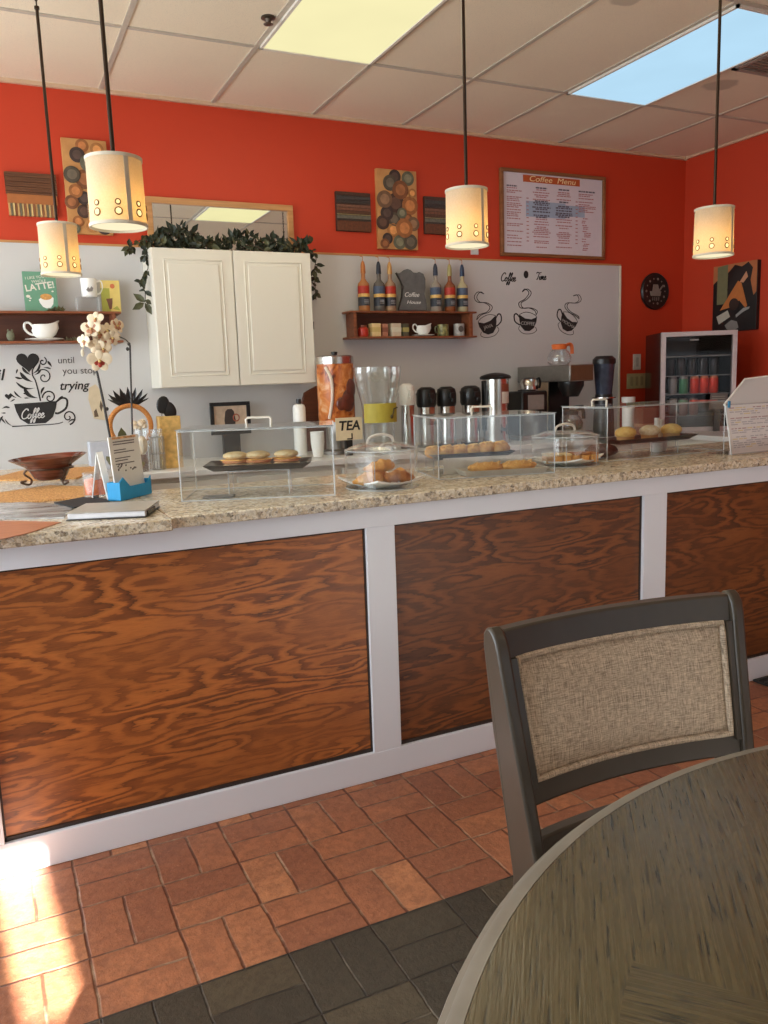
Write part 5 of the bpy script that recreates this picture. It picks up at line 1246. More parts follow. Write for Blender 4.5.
m.add(vs, [(2*i, 2*i+2, 2*i+3, 2*i+1) for i in range(N)]).build('label_header', plain((140, 72, 50), .5), J)
m = MB().box(-r_*1.12, -r_*.9, -.02, .02, hh*.2, hh*.98); m.build('side_handle', BLK, J, .004); m = MB().cyl((0, -r_, .09), (0, -r_-.05, .085), .011); m.cyl((0, -r_-.045, .12), (0, -r_-.045, .06), .009); m.build('tap', BLK, J)
# warmer with small steel pot
YW = 4.52; b = onB(527, YW); hh = at(527, 391, Y=YW).z-ZB; w_ = px2m(15.5, YW, 527); J = thing('coffee_warmer', 'black and steel coffee warmer between the urn and the coffee brewer', 'warmer', b)
MB().box(-w_, w_, -.09, .09, .03, hh).build('housing', BLK, J, .012); MB().box(-w_*.55, w_*.7, -.094, -.0905, hh*.62, hh*.92).build('steel_panel', plain((150, 146, 140), .45, .3), J, .002); MB().box(-w_*.9, w_*.9, -.08, .08, 0, .03).build('base', STEELD, J); MB().lathe([(0, hh), (.06, hh), (.06, hh+.008), (0, hh+.008)]).build('hot_plate', BLK, J)
b2 = Vector((b.x+.02, YW, ZB+hh+.0085)); hp = at(527, 379, Y=YW).z-b2.z; J = thing('milk_pot', 'small steel pot with a black handle on top of the warmer', 'pot', b2); r_ = px2m(9, YW, 527)
MB().lathe([(0, 0), (r_, 0), (r_*1.02, .01), (r_*.95, hp*.8), (r_*.75, hp), (0, hp)], n=28).build('body', STEEL, J); MB().tube(cat([(r_*.9, 0, hp*.9), (r_*1.35, 0, hp*1.02), (r_*1.5, 0, hp*.6), (r_*1.35, 0, hp*.1)], 5), .008, 6).build('handle', BLK, J); MB().lathe([(0, hp), (r_*.7, hp), (r_*.5, hp+.008), (0, hp+.01)]).build('lid', BLK, J)
# brewer: its broad grey side faces the camera, its brown front looks into the room
YF_ = 4.27; xf = at(570, 372, Y=YF_).x; x1_ = at(593.5, 372, Y=YF_).x; YB_ = WALL-.03
b = Vector((xf, YF_, ZB)); z2 = at(570, 364.5, Y=YF_).z-ZB; z1_ = at(570, 381.5, Y=YF_).z-ZB; BW = x1_-xf; BD = YB_-YF_
J = thing('coffee_brewer', 'steel commercial coffee brewer with a dark brewing bay in front of the white wall', 'coffee maker', b)
MB().box(0, BW, 0, BD, z1_, z2).build('head', STEELD, J, .006)
MB().box(.006, BW-.006, -.004, -.0005, z1_+.006, z2-.006).build('control_panel', plain((104, 78, 56), .4, .2), J)
MB().box(.012, BW-.012, BD*.42, BD*.62, .05, z1_).build('column', plain((186, 160, 134), .35, .4), J, .004); MB().box(.012, BW-.012, BD*.40, BD*.419, .05, z1_).build('bay_back', BLK, J)  # column's tan colour paints in what its steel reflects
MB().box(0, BW, -.01, BD*.66, 0, .05).build('base', STEELD, J, .006)
MB().lathe([(0, z1_-.10), (.05, z1_-.10), (.085, z1_-.03), (.085, z1_), (0, z1_)], (BW*.5, BD*.19, 0)).build('brew_basket', BLK, J)
bb = Vector((b.x+BW*.5, b.y+BD*.19, ZB+.0505)); hcf = z1_-.18
def carafe(loc, s_, label, rimcol, filled, rz=0):
    J = thing('coffee_carafe', label, 'carafe', loc, rz)
    MB().lathe([(.0, 0), (.055*s_, 0), (.075*s_, .02*s_), (.078*s_, .05*s_), (.06*s_, .085*s_), (.038*s_, .105*s_), (.036*s_, .105*s_), (.058*s_, .083*s_), (.075*s_, .05*s_), (.072*s_, .022*s_), (.054*s_, .003*s_), (0, .003*s_)], n=32).build('glass', GLS, J)
    MB().lathe([(.038*s_, .100*s_), (.044*s_, .100*s_), (.050*s_, .128*s_), (.044*s_, .132*s_), (.036*s_, .132*s_), (.034*s_, .106*s_), (.038*s_, .100*s_)], n=28).build('collar', plain(rimcol, .4), J)
    MB().tube(cat([(.044*s_, 0, .120*s_), (.080*s_, 0, .132*s_), (.098*s_, 0, .118*s_), (.102*s_, 0, .07*s_)], 5), .0085*s_, 8, flat=1.4).build('handle', plain(rimcol, .4), J)
    if filled: MB().lathe([(0, .004*s_), (.053*s_, .004*s_), (.071*s_, .022*s_), (.074*s_, .05*s_), (.066*s_, .066*s_), (0, .066*s_)], n=28).build('coffee', plain((30, 16, 10), .1), J)
carafe(bb, 1.05, 'dark coffee-filled glass carafe inside the brewer bay', (26, 24, 22), True)
ctop = Vector((xf+.085, YF_+.22, ZB+z2+.001)); carafe(ctop, 1.05, 'empty glass carafe with an orange collar and handle on top of the brewer', (226, 112, 50), False)
# blender
YE = 4.33; b = onB(603.5, YE); J = thing('blender', 'blender with a dark smoky jug and black lid beside the coffee brewer', 'blender', b); z0_ = at(604, 394, Y=YE).z-ZB; z1_ = at(604, 364, Y=YE).z-ZB; zt_ = at(604, 356, Y=YE).z-ZB; k = px2m(1, YE, 604)
MB().lathe([(0, 0), (.070, 0), (.072, .03), (.066, z0_*.6), (.056, z0_), (0, z0_)], n=24).build('motor_base', BLK, J); MB().lathe([(0, z0_*.9), (.078, z0_*.9), (.078, z0_*.93), (0, z0_*.93)], n=24).build('steel_ring', STEEL, J)
MB().lathe([(0, z0_), (k*8, z0_), (k*10.5, z1_), (0, z1_)], n=24).build('jug', plain((56, 62, 78), .15, 0, .3, 20), J); MB().lathe([(0, z1_), (k*11.3, z1_), (k*11.3, z1_+(zt_-z1_)*.6), (k*8, zt_), (0, zt_)], n=24).build('lid', BLK, J)

# things near the cooler seen through the right case
b = onB(628, 4.10); hh = at(628, 397, Y=4.10).z-ZB; J = thing('white_canister', 'white lidded canister seen behind the right pastry case', 'canister', b); MB().lathe([(0, 0), (.037, 0), (.040, hh-.03), (0, hh-.03)]).build('body', WHITE, J); MB().lathe([(0, hh-.03), (.043, hh-.03), (.043, hh), (0, hh)]).build('lid', plain((210, 206, 200)), J)
b = onB(645, 3.98); hh = at(645, 408, Y=3.98).z-ZB; J = thing('brown_carton', 'brown cardboard carton behind the right pastry case handle', 'box', b); MB().box(-.055, .055, -.04, .04, 0, hh).build('carton', plain((112, 68, 48), .7), J, .002); MB().box(-.056, .056, -.041, .041, hh*.4, hh*.5).build('tape', plain((160, 120, 90)), J)

# drinks cooler
cfl = Vector((at(661.5, 360, Y=4.30).x, 4.30)); ang = -math.radians(29); W_ = .508; zt_ = 1.602-ZB
J = thing('drinks_cooler', 'black glass-door drinks cooler with a pale frame in the right corner', 'drinks cooler', (cfl.x, cfl.y, ZB), ang)
m = MB(); dp = .42; m.box(0, W_, .03, dp, 0, .03); m.box(0, W_, .03, dp, zt_-.03, zt_); m.box(0, .02, .03, dp, .03, zt_-.03); m.box(W_-.02, W_, .03, dp, .03, zt_-.03); m.box(.02, W_-.02, dp-.02, dp, .03, zt_-.03)
s = NT('cooler_black'); CBK = s.bsdf(rgb(34, 24, 22), .12); m.build('cabinet', CBK, J)
f = MB(); t = .030; f.box(0, W_, 0, .028, zt_-t, zt_); f.box(0, W_, 0, .028, 0, t); f.box(0, t, 0, .028, t, zt_-t); f.box(W_-t, W_, 0, .028, t, zt_-t)
dr = f.build('door_frame', plain((196, 180, 178), .35, .3), J, .002); MB().box(t, W_-t, .012, .016, t, zt_-t).build('door_glass', m_glass('cooler_glass', (.88, .86, .86), .22, .0), dr, smooth=False)
zs = [.11, .26, .385, .52]
for z in zs: MB().box(.022, W_-.022, .05, dp-.025, z-.006, z).build('wire_shelf', STEELD, J)
MB().box(.20, .26, .035, .05, zt_-.06, zt_-.05).build('badge', STEEL, J)
MJ = Matrix.Translation((cfl.x, cfl.y, ZB)) @ Matrix.Rotation(ang, 4, 'Z')
def can(u, v, z, cols, label, gr, w_=.031, h_=.118):
    p = MJ @ Vector((u, v, z)); o = thing('drink_can', label, 'can', p, group=gr)
    MB().lathe([(0, 0), (w_*.8, 0), (w_, .008), (w_, h_-.02), (w_*.98, h_-.016)], n=20).build('body', plain(cols[0], .35, .2), o)
    MB().lathe([(w_*.98, h_-.016), (w_*.8, h_), (0, h_-.002)], n=20).build('top', plain(cols[1], .35, .5), o)
can(.10, .075, .2605, ((150, 148, 146), (120, 118, 116)), 'silver drink can, leftmost on the middle cooler shelf', None)
can(.175, .075, .2605, ((86, 150, 108), (150, 150, 148)), 'green and silver drink can next to the red-orange cans', None)
for u, lb in ((.25, 'left of the three red-orange drink cans in the cooler'), (.315, 'middle of the three red-orange drink cans in the cooler'), (.38, 'right of the three red-orange drink cans in the cooler')): can(u, .075, .2605, ((236, 66, 34), (226, 140, 96)), lb, 'red-orange drink cans')
for i, (u, cc_) in enumerate(((.11, (96, 90, 86)), (.18, (128, 66, 48)), (.25, (140, 74, 50)))):
    can(u, .085, .1105, (cc_, (120, 110, 104)), ('grey can low in the cooler at left', 'brown can on the lower cooler shelf, beside the grey one', 'reddish brown can on the lower cooler shelf, beside the price card')[i], None)
for i in range(5): can(.09+.075*i, .11, .3855, ((54, 50, 50), (70, 66, 64)), 'dark can on the upper shelf of the drinks cooler', 'dark cans on the upper cooler shelf')
p = MJ @ Vector((.375, -.03, 0)); 
J2 = thing('price_card', 'small dark grey price card standing in front of the cooler door', 'sign', p, ang); MB().box(-.02, .02, -.002, .02, 0, .15).build('stand', BLK, J2)
cdx = MB().prism([(-.060, .15), (.062, .15), (.066, .258), (-.048, .258)], -.005, -.0025).build('card', plain((98, 88, 82), .5), J2)
m = MB()
for z in (.235, .22, .205, .19): m.box(-.04, .05, -.0062, -.0051, z, z+.005)
m.build('print', plain((150, 140, 130)), cdx)

# ================================================================== ACRYLIC CASES ON THE FRONT COUNTER
def acrylic_case(name, loc, rz, W_, D_, H_, label, hpos=.5, ridge=True):
    J = thing(name, label, 'display case', loc, rz); t = .003; m = MB()
    m.box(0, W_, 0, t, .0, H_, 0); m.box(0, W_, D_-t, D_, .0, H_, 0); m.box(0, t, t, D_-t, .0, H_, 0); m.box(W_-t, W_, t, D_-t, .0, H_, 0)
    m.build('walls', ACR, J, smooth=False)
    o = MB().box(-.004, W_+.004, -.004, D_+.004, H_, H_+.004).build('lid', ACR, J, smooth=False)
    e = MB(); r = .0022
    for (a, b_) in (((0, 0), (W_, 0)), ((W_, 0), (W_, D_)), ((W_, D_), (0, D_)), ((0, D_), (0, 0))):
        for z in (.002, H_): e.cyl((a[0], a[1], z), (b_[0], b_[1], z), r, n=6)
        e.cyl((a[0], a[1], 0.001), (a[0], a[1], H_), r, n=6)
    e.box(-.006, W_+.006, -.006, D_+.006, H_+.004, H_+.0055)
    e.build('polished_edges', ACRE, J)
    c = W_*hpos; y = D_*.5; z = H_+.0055
    MB().tube([(c-.040, y, z), (c-.042, y, z+.020), (c-.036, y, z+.026), (c+.036, y, z+.026), (c+.042, y, z+.020), (c+.040, y, z)], .0042, 8).build('handle', plain((226, 220, 208), .3, 0), J)
    return J
def tray(loc, rz, W_, D_, label, mat, lip=.012, name='serving_tray', flare=.03):
    J = thing(name, label, 'tray', loc, rz); h = .022; m = MB()
    a, b_ = W_/2, D_/2
    bot = [(-a+flare, -b_+flare, 0), (a-flare, -b_+flare, 0), (a-flare, b_-flare, 0), (-a+flare, b_-flare, 0)]; top = [(-a, -b_, h), (a, -b_, h), (a, b_, h), (-a, b_, h)]
    ib_ = [(-a+flare+.003, -b_+flare+.003, .003), (a-flare-.003, -b_+flare+.003, .003), (a-flare-.003, b_-flare-.003, .003), (-a+flare+.003, b_-flare-.003, .003)]; it = [(x*.985, y*.975, h) for x, y, _ in top]
    m.add(bot+top+it+ib_, [(3, 2, 1, 0)]+[(i, (i+1) % 4, 4+(i+1) % 4, 4+i) for i in range(4)]+[(4+i, 4+(i+1) % 4, 8+(i+1) % 4, 8+i) for i in range(4)]+[(8+i, 8+(i+1) % 4, 12+(i+1) % 4, 12+i) for i in range(4)]+[(12, 13, 14, 15)])
    m.build('dish', mat, J, .001)
    MB().box(-a+flare+.004, a-flare-.004, -b_+flare+.004, b_-flare-.004, .0031, .0034).build('paper_liner', plain((226, 212, 186), .8), J); return J
def riser(loc, rz, w_, d_, h_, label):
    J = thing('acrylic_riser', label, 'stand', loc, rz); m = MB(); m.box(-w_/2, w_/2, -d_/2, d_/2, h_-.004, h_, 0); m.box(-w_/2, -w_/2+.004, -d_/2, d_/2, 0, h_-.004, 0); m.box(w_/2-.004, w_/2, -d_/2, d_/2, 0, h_-.004, 0)
    m.build('riser', ACR, J, smooth=False); e = MB()
    for sx in (-1, 1):
        for yy_ in (-d_/2, d_/2): e.cyl((sx*w_/2, yy_, .002), (sx*w_/2, yy_, h_), .0018, n=5)
    for yy_ in (-d_/2, d_/2): e.cyl((-w_/2, yy_, h_-.002), (w_/2, yy_, h_-.002), .0018, n=5)
    e.build('edges', ACRE, J); return J
ZC = TOP+.0016
BUN = m_pastry((222, 184, 122), (250, 228, 182), 50); CRS = m_pastry((196, 122, 52), (246, 194, 108), 45); GOLD = m_pastry((206, 134, 58), (250, 200, 112), 50); ICE = m_pastry((232, 180, 100), (250, 214, 150), 50); BRN = m_pastry((130, 68, 34), (206, 140, 70), 40); HAM = m_pastry((196, 104, 60), (226, 172, 120), 60)
# case 1
a = at(182, 502, Z=ZC); b = at(335, 495.5, Z=ZC); dv = b-a; ang1 = math.atan2(dv.y, dv.x); W1 = dv.length; D1 = .30; H1 = at(335, 427, Y=b.y).z-TOP
H1 = (at(335, 427, Y=b.y).z+at(182, 432, Y=a.y).z)/2-TOP
acrylic_case('acrylic_pastry_case', (a.x, a.y, ZC), ang1, W1, D1, H1, 'clear acrylic case over three English muffin sandwiches, at the left of the counter')
M1 = Matrix.Translation((a.x, a.y, ZC)) @ Matrix.Rotation(ang1, 4, 'Z')
tc = M1 @ Vector((W1*.49, D1*.50, 0)); zt_ = at(258, 468, Y=tc.y).z; 
riser((tc.x, tc.y, ZC), ang1, .20, .12, zt_-ZC-.001, 'clear acrylic stand under the sandwich tray')
BLKT = plain((64, 56, 48), .35); tray((tc.x, tc.y, zt_), ang1, W1*.72, .20, 'dark tray with upturned rim holding three muffin sandwiches', BLKT)
for px, lb in ((238, 'English muffin sandwich at the left end of the dark tray'), (261, 'English muffin sandwich in the middle of the dark tray'), (290, 'English muffin sandwich at the right end of the dark tray')):
    p = M1 @ Vector(((W1*.49)+(px-262)*.0033, D1*.48, 0)); S_ = thing('muffin_sandwich', lb, 'sandwich', (p.x, p.y, zt_+.0035), random.uniform(0, 3), group=None); r_ = .040
    MB().ell((0, 0, .010), (r_*1.15, r_*1.05, .010), 18, 8, bump=.15).build('bottom_half', BUN, S_)
    MB().lathe([(0, .018), (r_*1.05, .018), (r_*1.15, .022), (r_*1.05, .027), (0, .027)], n=20).build('ham', HAM, S_)
    MB().box(-r_*.95, r_*.95, -r_*.95, r_*.95, .0272, .0305).build('cheese', plain((236, 178, 84), .5), S_, .001)
    MB().ell((0, 0, .042), (r_*1.05, r_*1.05, .014), 20, 10, bump=.06).build('top_half', BUN, S_)
p = M1 @ Vector((W1*.22, D1*.25, 0)); single('folded_napkin', MB().box(-.05, .05, -.03, .03, 0, .006), plain((128, 122, 116), .7), (p.x, p.y, ZC+.0005), 'flat grey packet under the tray at the left of the first case', 'packet', rz=ang1)
# dome cases
def dome_case(px0, px1, pyb, pyt, label, seed, back=0):
    a = at(px0, pyb, Z=ZC); b = at(px1, pyb-3, Z=ZC); c = (a+b)/2; r_ = (b-a).length/2*.97; c.y += r_*.55; c.x += r_*.25; c.xy *= 1+back
    dep = Vector((c.x, c.y, 0)).dot(CF); r_ = (px1-px0)/2*dep/FPX*.96; H_ = at((px0+px1)/2, pyt, Y=c.y).z-TOP
    J = thing('cake_dome', label, 'cake dome', (c.x, c.y, ZC)); hs = H_*.86
    m = MB().lathe([(r_, .0), (r_, hs*.96), (r_*.97, hs), (r_*.6, H_*.97), (0, H_), (0, H_-.003), (r_*.6, H_*.97-.003), (r_*.95, hs-.003), (r_-.003, hs*.95), (r_-.003, 0)], n=64); m.f = m.f[:]; m.build('dome', ACR, J)
    e = MB()
    for z, q in ((.002, r_), (hs*.975, r_*.99)): e.tube([(q*math.cos(t), q*math.sin(t), z) for t in [2*PI*i/48 for i in range(48)]], .0022, 6, closed=True)
    for t in (-2.2, -1.1): e.cyl((r_*math.cos(t), r_*math.sin(t), .002), (r_*math.cos(t), r_*math.sin(t), hs*.97), .0014, n=5)
    e.build('rim', ACRE, J)
    MB().tube(cat([(-.050, 0, H_-.003), (-.040, 0, H_+.016), (0, 0, H_+.025), (.040, 0, H_+.016), (.050, 0, H_-.003)], 6), .0048, 8).build('handle', plain((214, 210, 202), .3), J)
    return c, r_, H_
def platter(c, r_, label, rz=.4):
    # square melamine platter with raised corners
    J = thing('white_platter', label, 'platter', (c.x, c.y, ZC+.0005), rz); N = 8; a = r_; mb = MB(); vs = []
    for s_ in (0, 1):
        for j in range(N+1):
            for i in range(N+1):
                u = -1+2*i/N; v = -1+2*j/N; rr = max(abs(u), abs(v)); z = .006+.014*max(0, rr-.55)/.45+.016*(abs(u*v))**2
                vs.append((u*a*.70, v*a*.70, z+(.003 if s_ else 0)-(.0 if s_ else .003)+(.0)))
    W_ = N+1; o_ = W_*W_; fs = []
    for j in range(N):
        for i in range(N): q = j*W_+i; fs += [(q, q+W_, q+1+W_, q+1), (q+o_, q+1+o_, q+1+W_+o_, q+W_+o_)]
    edge = [i for i in range(W_)]+[j*W_+N for j in range(1, N+1)]+[N*W_+i for i in range(N-1, -1, -1)]+[j*W_ for j in range(N-1, 0, -1)]
    for q, w_ in zip(edge, edge[1:]+edge[:1]): fs.append((q, w_, w_+o_, q+o_))
    mb.add(vs, fs).build('plate', WHITE, J); MB().lathe([(0, 0), (.05, 0), (.045, .003), (0, .003)]).build('foot', WHITE, J); return J
def croissant(loc, rz, L, label, mat, gr=None, fat=1, ty=0):
    J = thing('croissant', label, 'pastry', loc, rz, gr); m = MB(); N = 22; pts = []; rs = []
    for i in range(N+1):
        t = i/N; a_ = -1+2*t; pts.append(Vector((a_*L/2, .22*L*(a_*a_), .16*L*fat*(1-.6*abs(a_))))); seg = 1-.26*abs(math.sin(t*PI*4.5)); rs.append(max(.004, L*.17*fat*(1-abs(a_)**2.2)**.6*seg))
    m.tube(pts, rs, 12, flat=1.25); z = min(v[2] for v in m.v); m.v = [(x, y, zz__-z) for x, y, zz__ in m.v]
    m.build('crust', mat, J); return J
c, r_, H_ = dome_case(344, 421, 491, 442, 'round clear cake dome over croissants, second from the left on the counter', 1)
platter(c, r_*1.22, 'white square platter under the croissants', .25)
for i, (dx, dy, dz, rz, lb) in enumerate(((-.06, -.05, .014, .2, 'croissant at the left front of the white platter'), (.035, -.055, .014, -.3, 'croissant at the right front of the white platter'), (-.01, .03, .014, .1, 'croissant at the back of the white platter'), (-.005, -.02, .052, .15, 'croissant lying on top of the other croissants'), (.075, .01, .014, 1.0, 'croissant at the far right of the white platter'))):
    croissant((c.x+dx, c.y+dy, ZC+dz), rz, .125, lb, CRS if i != 1 else BRN, 'croissants under the left dome')
c, r_, H_ = dome_case(535, 605, 473, 430, 'round clear cake dome over a sliced golden cake, between two acrylic cases', 2, .055)
platter(c, r_*1.25, 'white square platter under the golden cake slices', .5)
for k in range(6):
    u = -.09+.034*k; J = thing('cake_slice', ('pale crumbly cake slice, leftmost under the right dome', 'crumbly cake slice, second from the left under the right dome', 'golden cake slice, third from the left under the right dome', 'golden cake slice with brown crust, third from the right', 'brown-topped cake slice, second from the right under the dome', 'browned cake slice, rightmost under the right dome')[k], 'cake', (c.x+u*1.05, c.y-.04-u*.35, ZC+.013), -.35, 'cake slices under the right dome')
    MB().box(-.015, .015, -.035, .035, 0, .030).build('crumb', GOLD, J, .005); MB().box(-.0155, .0155, -.036, .036, .0302, .038).build('topping', BRN if k > 2 else BUN, J, .003)
# case 2
fl = at(439, 480, Z=ZC); fr_ = at(554.5, 473, Z=ZC); dv = fr_-fl; ang2 = math.atan2(dv.y, dv.x); W2 = dv.length; D2 = .34
H2 = (at(439, 421, Y=fl.y).z+at(554, 412.5, Y=fr_.y).z)/2-TOP
acrylic_case('acrylic_pastry_case', (fl.x, fl.y, ZC), ang2, W2, D2, H2, 'clear two-tier acrylic case with golden pastries, in the middle of the counter')
M2_ = Matrix.Translation((fl.x, fl.y, ZC)) @ Matrix.Rotation(ang2, 4, 'Z')
tc = M2_ @ Vector((W2*.40, D2*.685, 0)); zt_ = at(490, 450, Y=tc.y).z-.018
riser((tc.x, tc.y, ZC), ang2, .30, .11, zt_-ZC-.001, 'clear acrylic shelf holding the upper pastry tray'); tray((tc.x, tc.y, zt_), ang2, W2*.76, .20, 'black tray of golden pastries on the upper level', plain((48, 40, 34), .35))
for k in range(6):
    u = -.140+.055*k; p = tc+Vector((u*math.cos(ang2)-.01, u*math.sin(ang2)-.03, 0)); J = thing('golden_turnover', ('golden turnover, leftmost on the upper tray', 'golden turnover, second from the left on the upper tray', 'golden turnover, third from the left on the upper tray', 'golden turnover, left of the large one on the upper tray', 'large golden turnover near the right end of the upper tray', 'golden turnover at the right end of the upper tray')[k], 'pastry', (p.x, p.y, zt_+.0035), .3+.2*math.sin(k*3), 'turnovers on the upper tray')
    s_ = 1.0 if k < 4 else 1.12
    MB().ell((0, 0, .023*s_), (.040*s_, .030*s_, .024*s_), 18, 10, bump=.12).build('crust', GOLD if k < 4 else CRS, J); m = MB()
    for q in range(3): m.tube([(-.02*s_+.016*q*s_, -.018*s_, .041*s_), (-.014*s_+.016*q*s_, .0, .047*s_), (-.02*s_+.016*q*s_, .018*s_, .041*s_)], .003, 6)
    m.build('icing', ICE, J)
tc = M2_ @ Vector((W2*.60, D2*.23, 0)); tray((tc.x, tc.y, ZC+.0005), ang2, W2*.74, .13, 'pale lower tray with two long golden pastries', plain((206, 196, 180), .4), flare=.015)
for u, L, lb in ((-.06, .15, 'long golden pastry on the lower tray, left one'), (.065, .15, 'long golden pastry on the lower tray, right one')):
    p = tc+Vector((u, u*math.tan(ang2), 0)); J = thing('golden_pastry', lb, 'pastry', (p.x, p.y, ZC+.008), ang2+.05); MB().ell((0, 0, .019), (L/2, .034, .02), 22, 10, bump=.13).build('crust', GOLD, J); m = MB()
    for q in range(4): m.tube([(-.05+.03*q, -.024, .030), (-.035+.03*q, 0, .0385), (-.04+.03*q, .022, .032)], .0035, 6)
    m.build('crumbs', ICE, J)
p = M2_ @ Vector((W2*.50, D2*.455, 0)); single('parchment_sheet', MB().box(-W2*.36, W2*.36, -.001, .001, 0, .062), plain((222, 214, 200), .8), (p.x, p.y, ZC+.0005), 'sheet of pale parchment standing behind the lower pastries', 'paper', rz=ang2)
# case 3
fl = at(607, 462, Z=ZC); fr_ = at(723.5, 450.5, Z=ZC); dv = fr_-fl; ang3 = math.atan2(dv.y, dv.x); W3 = dv.length; D3 = .28
H3 = (at(607, 407, Y=fl.y).z+at(723, 403, Y=fr_.y).z)/2-TOP
acrylic_case('acrylic_pastry_case', (fl.x, fl.y, ZC), ang3, W3, D3, H3, 'long clear acrylic case with three golden muffins on a dark tray, at the right', .12)
M3_ = Matrix.Translation((fl.x, fl.y, ZC)) @ Matrix.Rotation(ang3, 4, 'Z')
tx0, tx1 = at(607, 435, Y=fl.y+.12).x, at(690, 433, Y=fl.y+.12).x
tc = Vector(((tx0+tx1)/2+.0, fl.y+.14, 0)); zt_ = at(648, 437, Y=tc.y).z-.018
riser((tc.x+.05, tc.y, ZC), ang3, .16, .12, zt_-ZC-.001, 'clear acrylic block under the muffin tray'); tray((tc.x, tc.y, zt_), ang3, (tx1-tx0)*.98, .17, 'dark tray holding three golden muffins', plain((50, 40, 34), .35))
MUF = m_pastry((224, 172, 84), (244, 206, 126), 60); MUS = m_pastry((206, 178, 134), (232, 216, 186), 90)
for px, mt_, lb in ((622.5, MUF, 'smooth golden muffin, left of the three'), (646.5, MUS, 'sugar-dusted muffin, middle of the three'), (668, MUF, 'golden muffin, right of the three')):
    x = at(px, 428, Y=tc.y).x; J = thing('muffin', lb, 'muffin', (x, tc.y-.02, zt_+.0035)); MB().lathe([(0, 0), (.034, 0), (.040, .036), (.038, .038), (0, .038)], n=20).build('cup', plain((196, 148, 92), .7), J); MB().ell((0, 0, .042), (.046, .046, .028), 20, 10, bump=.06).build('top', mt_, J)
p = M3_ @ Vector((W3*.14, D3*.5, 0)); J = thing('brown_loaf', 'dark brown loaf under the muffin tray in the right case', 'loaf', (p.x, p.y, ZC+.002), ang3); MB().ell((0, 0, .030), (.085, .05, .03), 20, 10, bump=.06).build('crust', m_pastry((70, 34, 22), (112, 60, 38)), J); MB().ell((0, 0, .056), (.05, .018, .004), 14, 6).build('split', m_pastry((120, 70, 40), (150, 92, 58)), J)
for i, u in enumerate((.66, .74)):
    p = M3_ @ Vector((W3*u, D3*(.62+.1*i), 0)); hh = .155-.01*i; J = thing('creamer_bottle', ('white creamer bottle inside the right case, the left one', 'white creamer bottle inside the right case, the right one')[i], 'bottle', (p.x, p.y, ZC+.001)); MB().lathe([(0, 0), (.026, 0), (.028, .01), (.028, hh*.6), (.014, hh*.8), (0, hh*.8)]).build('body', WHITE, J); MB().lathe([(0, hh*.8), (.012, hh*.8), (.012, hh), (0, hh)]).build('cap', plain((210, 206, 200)), J)
# menu stand at right
a = at(731, 455.5, Z=ZC); ang4 = .02; J = thing('menu_stand', 'clear slanted stand with a printed paper menu at the right end of the counter', 'menu stand', (a.x, a.y, ZC), ang4)
z1_ = at(727, 405, Y=a.y+.02).z-ZC; xt = at(727, 405, Y=a.y+.02).x-a.x; W_ = .34
sh = MB().hexa([(0, 0, .004), (W_, 0, .004), (W_, .003, .004), (0, .003, .004), (xt, .03, z1_), (W_, .03, z1_), (W_, .033, z1_), (xt, .033, z1_)]).build('sheet', plain((222, 218, 216), .5, 0, .02), J, smooth=False)
m = MB(); rnd = random.Random(5)
def on(u, v): return (xt*v+u*(W_-xt*v), -.0006+.03*v)
for k in range(20):
    v = .93-k*.042; u = .06
    if k in (4, 9, 13): continue
    while u < .95:
        L = rnd.uniform(.03, .12)
        if rnd.random() < .75:
            x0, y0 = on(u, v); x1, y1 = on(min(u+L, .96), v); z = .004+v*(z1_-.004); m.box(x0, x1, y0-.001, y0, z-.0022, z+.0022, (0 if k % 5 else 1) if rnd.random() < .8 else 2)
        u += L+.025
m.build('print', [plain((186, 182, 186)), plain((180, 150, 150)), plain((220, 204, 158))], sh, smooth=False)
e = MB(); e.tube([(0, -.002, .004), (xt, .028, z1_)], .003, 6); e.tube([(0, -.002, .004), (W_, -.002, .004)], .003, 6); e.tube([(xt, .028, z1_), (W_, .028, z1_)], .003, 6); e.build('holder_edge', ACRE, J)
za, zb2 = at(746, 379, Y=a.y+.10), at(768, 376, Y=a.y+.10)
m = MB(); X_ = za.x-a.x; Z_ = za.z-ZC
m.add([(xt+.005, .04, z1_), (X_, .10, Z_), (W_+.05, .10, Z_+.012), (W_+.05, .04, z1_), (xt+.005, .043, z1_), (X_, .103, Z_), (W_+.05, .103, Z_+.012), (W_+.05, .043, z1_)], [(0, 1, 2, 3), (7, 6, 5, 4), (0, 4, 5, 1), (1, 5, 6, 2), (2, 6, 7, 3), (3, 7, 4, 0)])
m.build('rear_panel', m_glass('frosted_panel', (.8, .8, .82), .6, .6), J, smooth=False)
e = MB(); e.tube([(xt+.005, .04, z1_), (X_, .10, Z_), (W_+.05, .10, Z_+.012)], .004, 6); e.build('panel_edge', WHITE, J)
MB().box(0, W_, .004, .13, 0.0005, .004).build('foot', ACR, J, smooth=False)
m = MB().box(.002, .012, .024, .030, z1_-.012, z1_+.016, M=Matrix.Translation((xt+.01, -.004, 0))); m.build('clip', plain((36, 130, 176), .4), J)

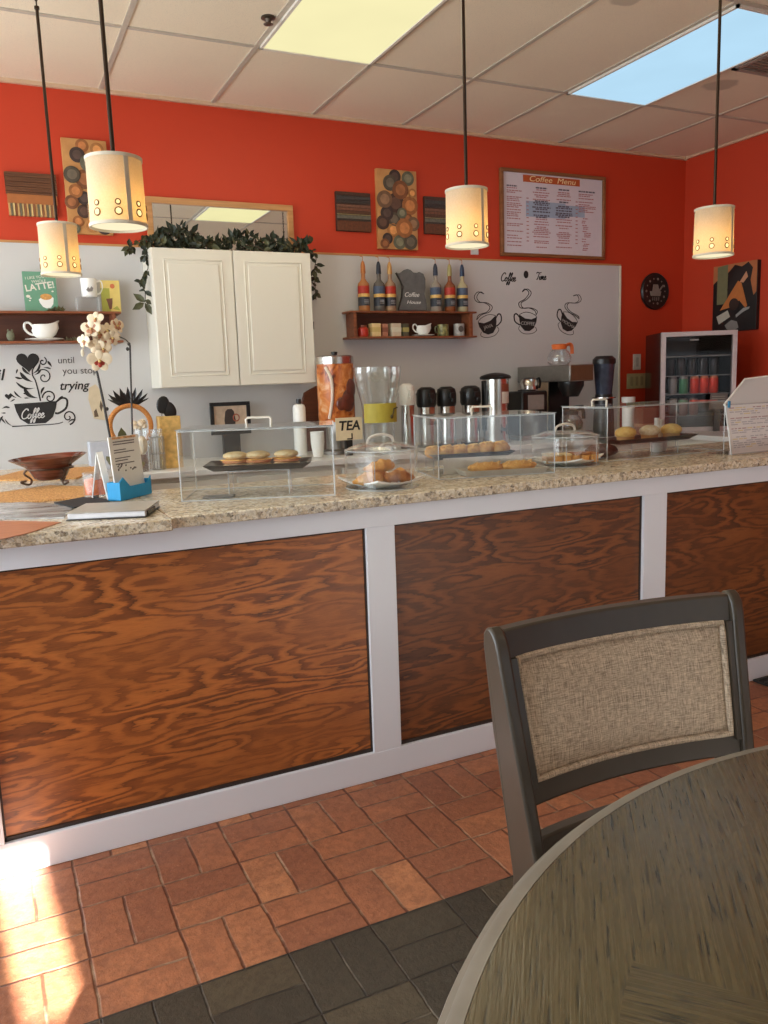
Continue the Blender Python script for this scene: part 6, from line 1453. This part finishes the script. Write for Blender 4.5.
# ================================================================== LIGHT
def area(name, loc, rot, sx, sy, e, col):
    l = bpy.data.lights.new(name, 'AREA'); l.shape = 'RECTANGLE'; l.size = sx; l.size_y = sy; l.energy = e; l.color = col
    o = bpy.data.objects.new(name, l); C.objects.link(o); o.location = loc; o.rotation_euler = rot; return o
area('window_daylight', (XL+.03, 2.51, 1.5), (0, -PI/2-.16, 0), 2.0, 4.3, 162, (.84, .93, 1))
area('window_daylight', (2.8, YR+.03, 1.08), (PI/2, 0, 0), 3.1, 1.1, 5, (.88, .95, 1))
for x, c_, e_ in ((X0+1.5*S, (1, .90, .66), 9), (X0+4.5*S, (.85, .94, 1), 2)):
    area('ceiling_light_glow', (x, yy-.61, CEIL-.03), (0, 0, 0), .56, 1.16, e_, c_)
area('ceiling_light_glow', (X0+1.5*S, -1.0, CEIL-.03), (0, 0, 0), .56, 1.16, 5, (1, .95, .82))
sd = Vector((-.08, 1, -.53)).normalized(); sl_ = bpy.data.lights.new('sun', 'SUN'); sl_.energy = 62; sl_.angle = .009; sl_.color = (1, .97, .92)
so = bpy.data.objects.new('sun', sl_); C.objects.link(so); so.rotation_euler = sd.to_track_quat('-Z', 'Y').to_euler(); so.location = (0, -5, 5)
w = bpy.data.worlds.new('sky'); bpy.context.scene.world = w; w.use_nodes = True; w.node_tree.nodes['Background'].inputs[0].default_value = (.75, .87, 1, 1); w.node_tree.nodes['Background'].inputs[1].default_value = .8

# ================================================================== CAMERA
cam = bpy.data.cameras.new('camera'); co = bpy.data.objects.new('camera', cam); C.objects.link(co)
cam.sensor_fit = 'HORIZONTAL'; cam.sensor_width = 36; cam.lens = FPX/768*36; cam.clip_start = .05
Mx = Matrix((CR, CU, -CF)).transposed().to_4x4(); Mx.translation = (0, 0, EYE); co.matrix_world = Mx
sc_ = bpy.context.scene; sc_.camera = co
sc_.view_settings.view_transform = 'Standard'; sc_.view_settings.look = 'None'; sc_.view_settings.gamma = 1; sc_.view_settings.use_curve_mapping = False
sc_.view_settings.exposure = .14
sc_.cycles.transparent_max_bounces = 32; sc_.cycles.max_bounces = 8; sc_.cycles.sample_clamp_indirect = 6
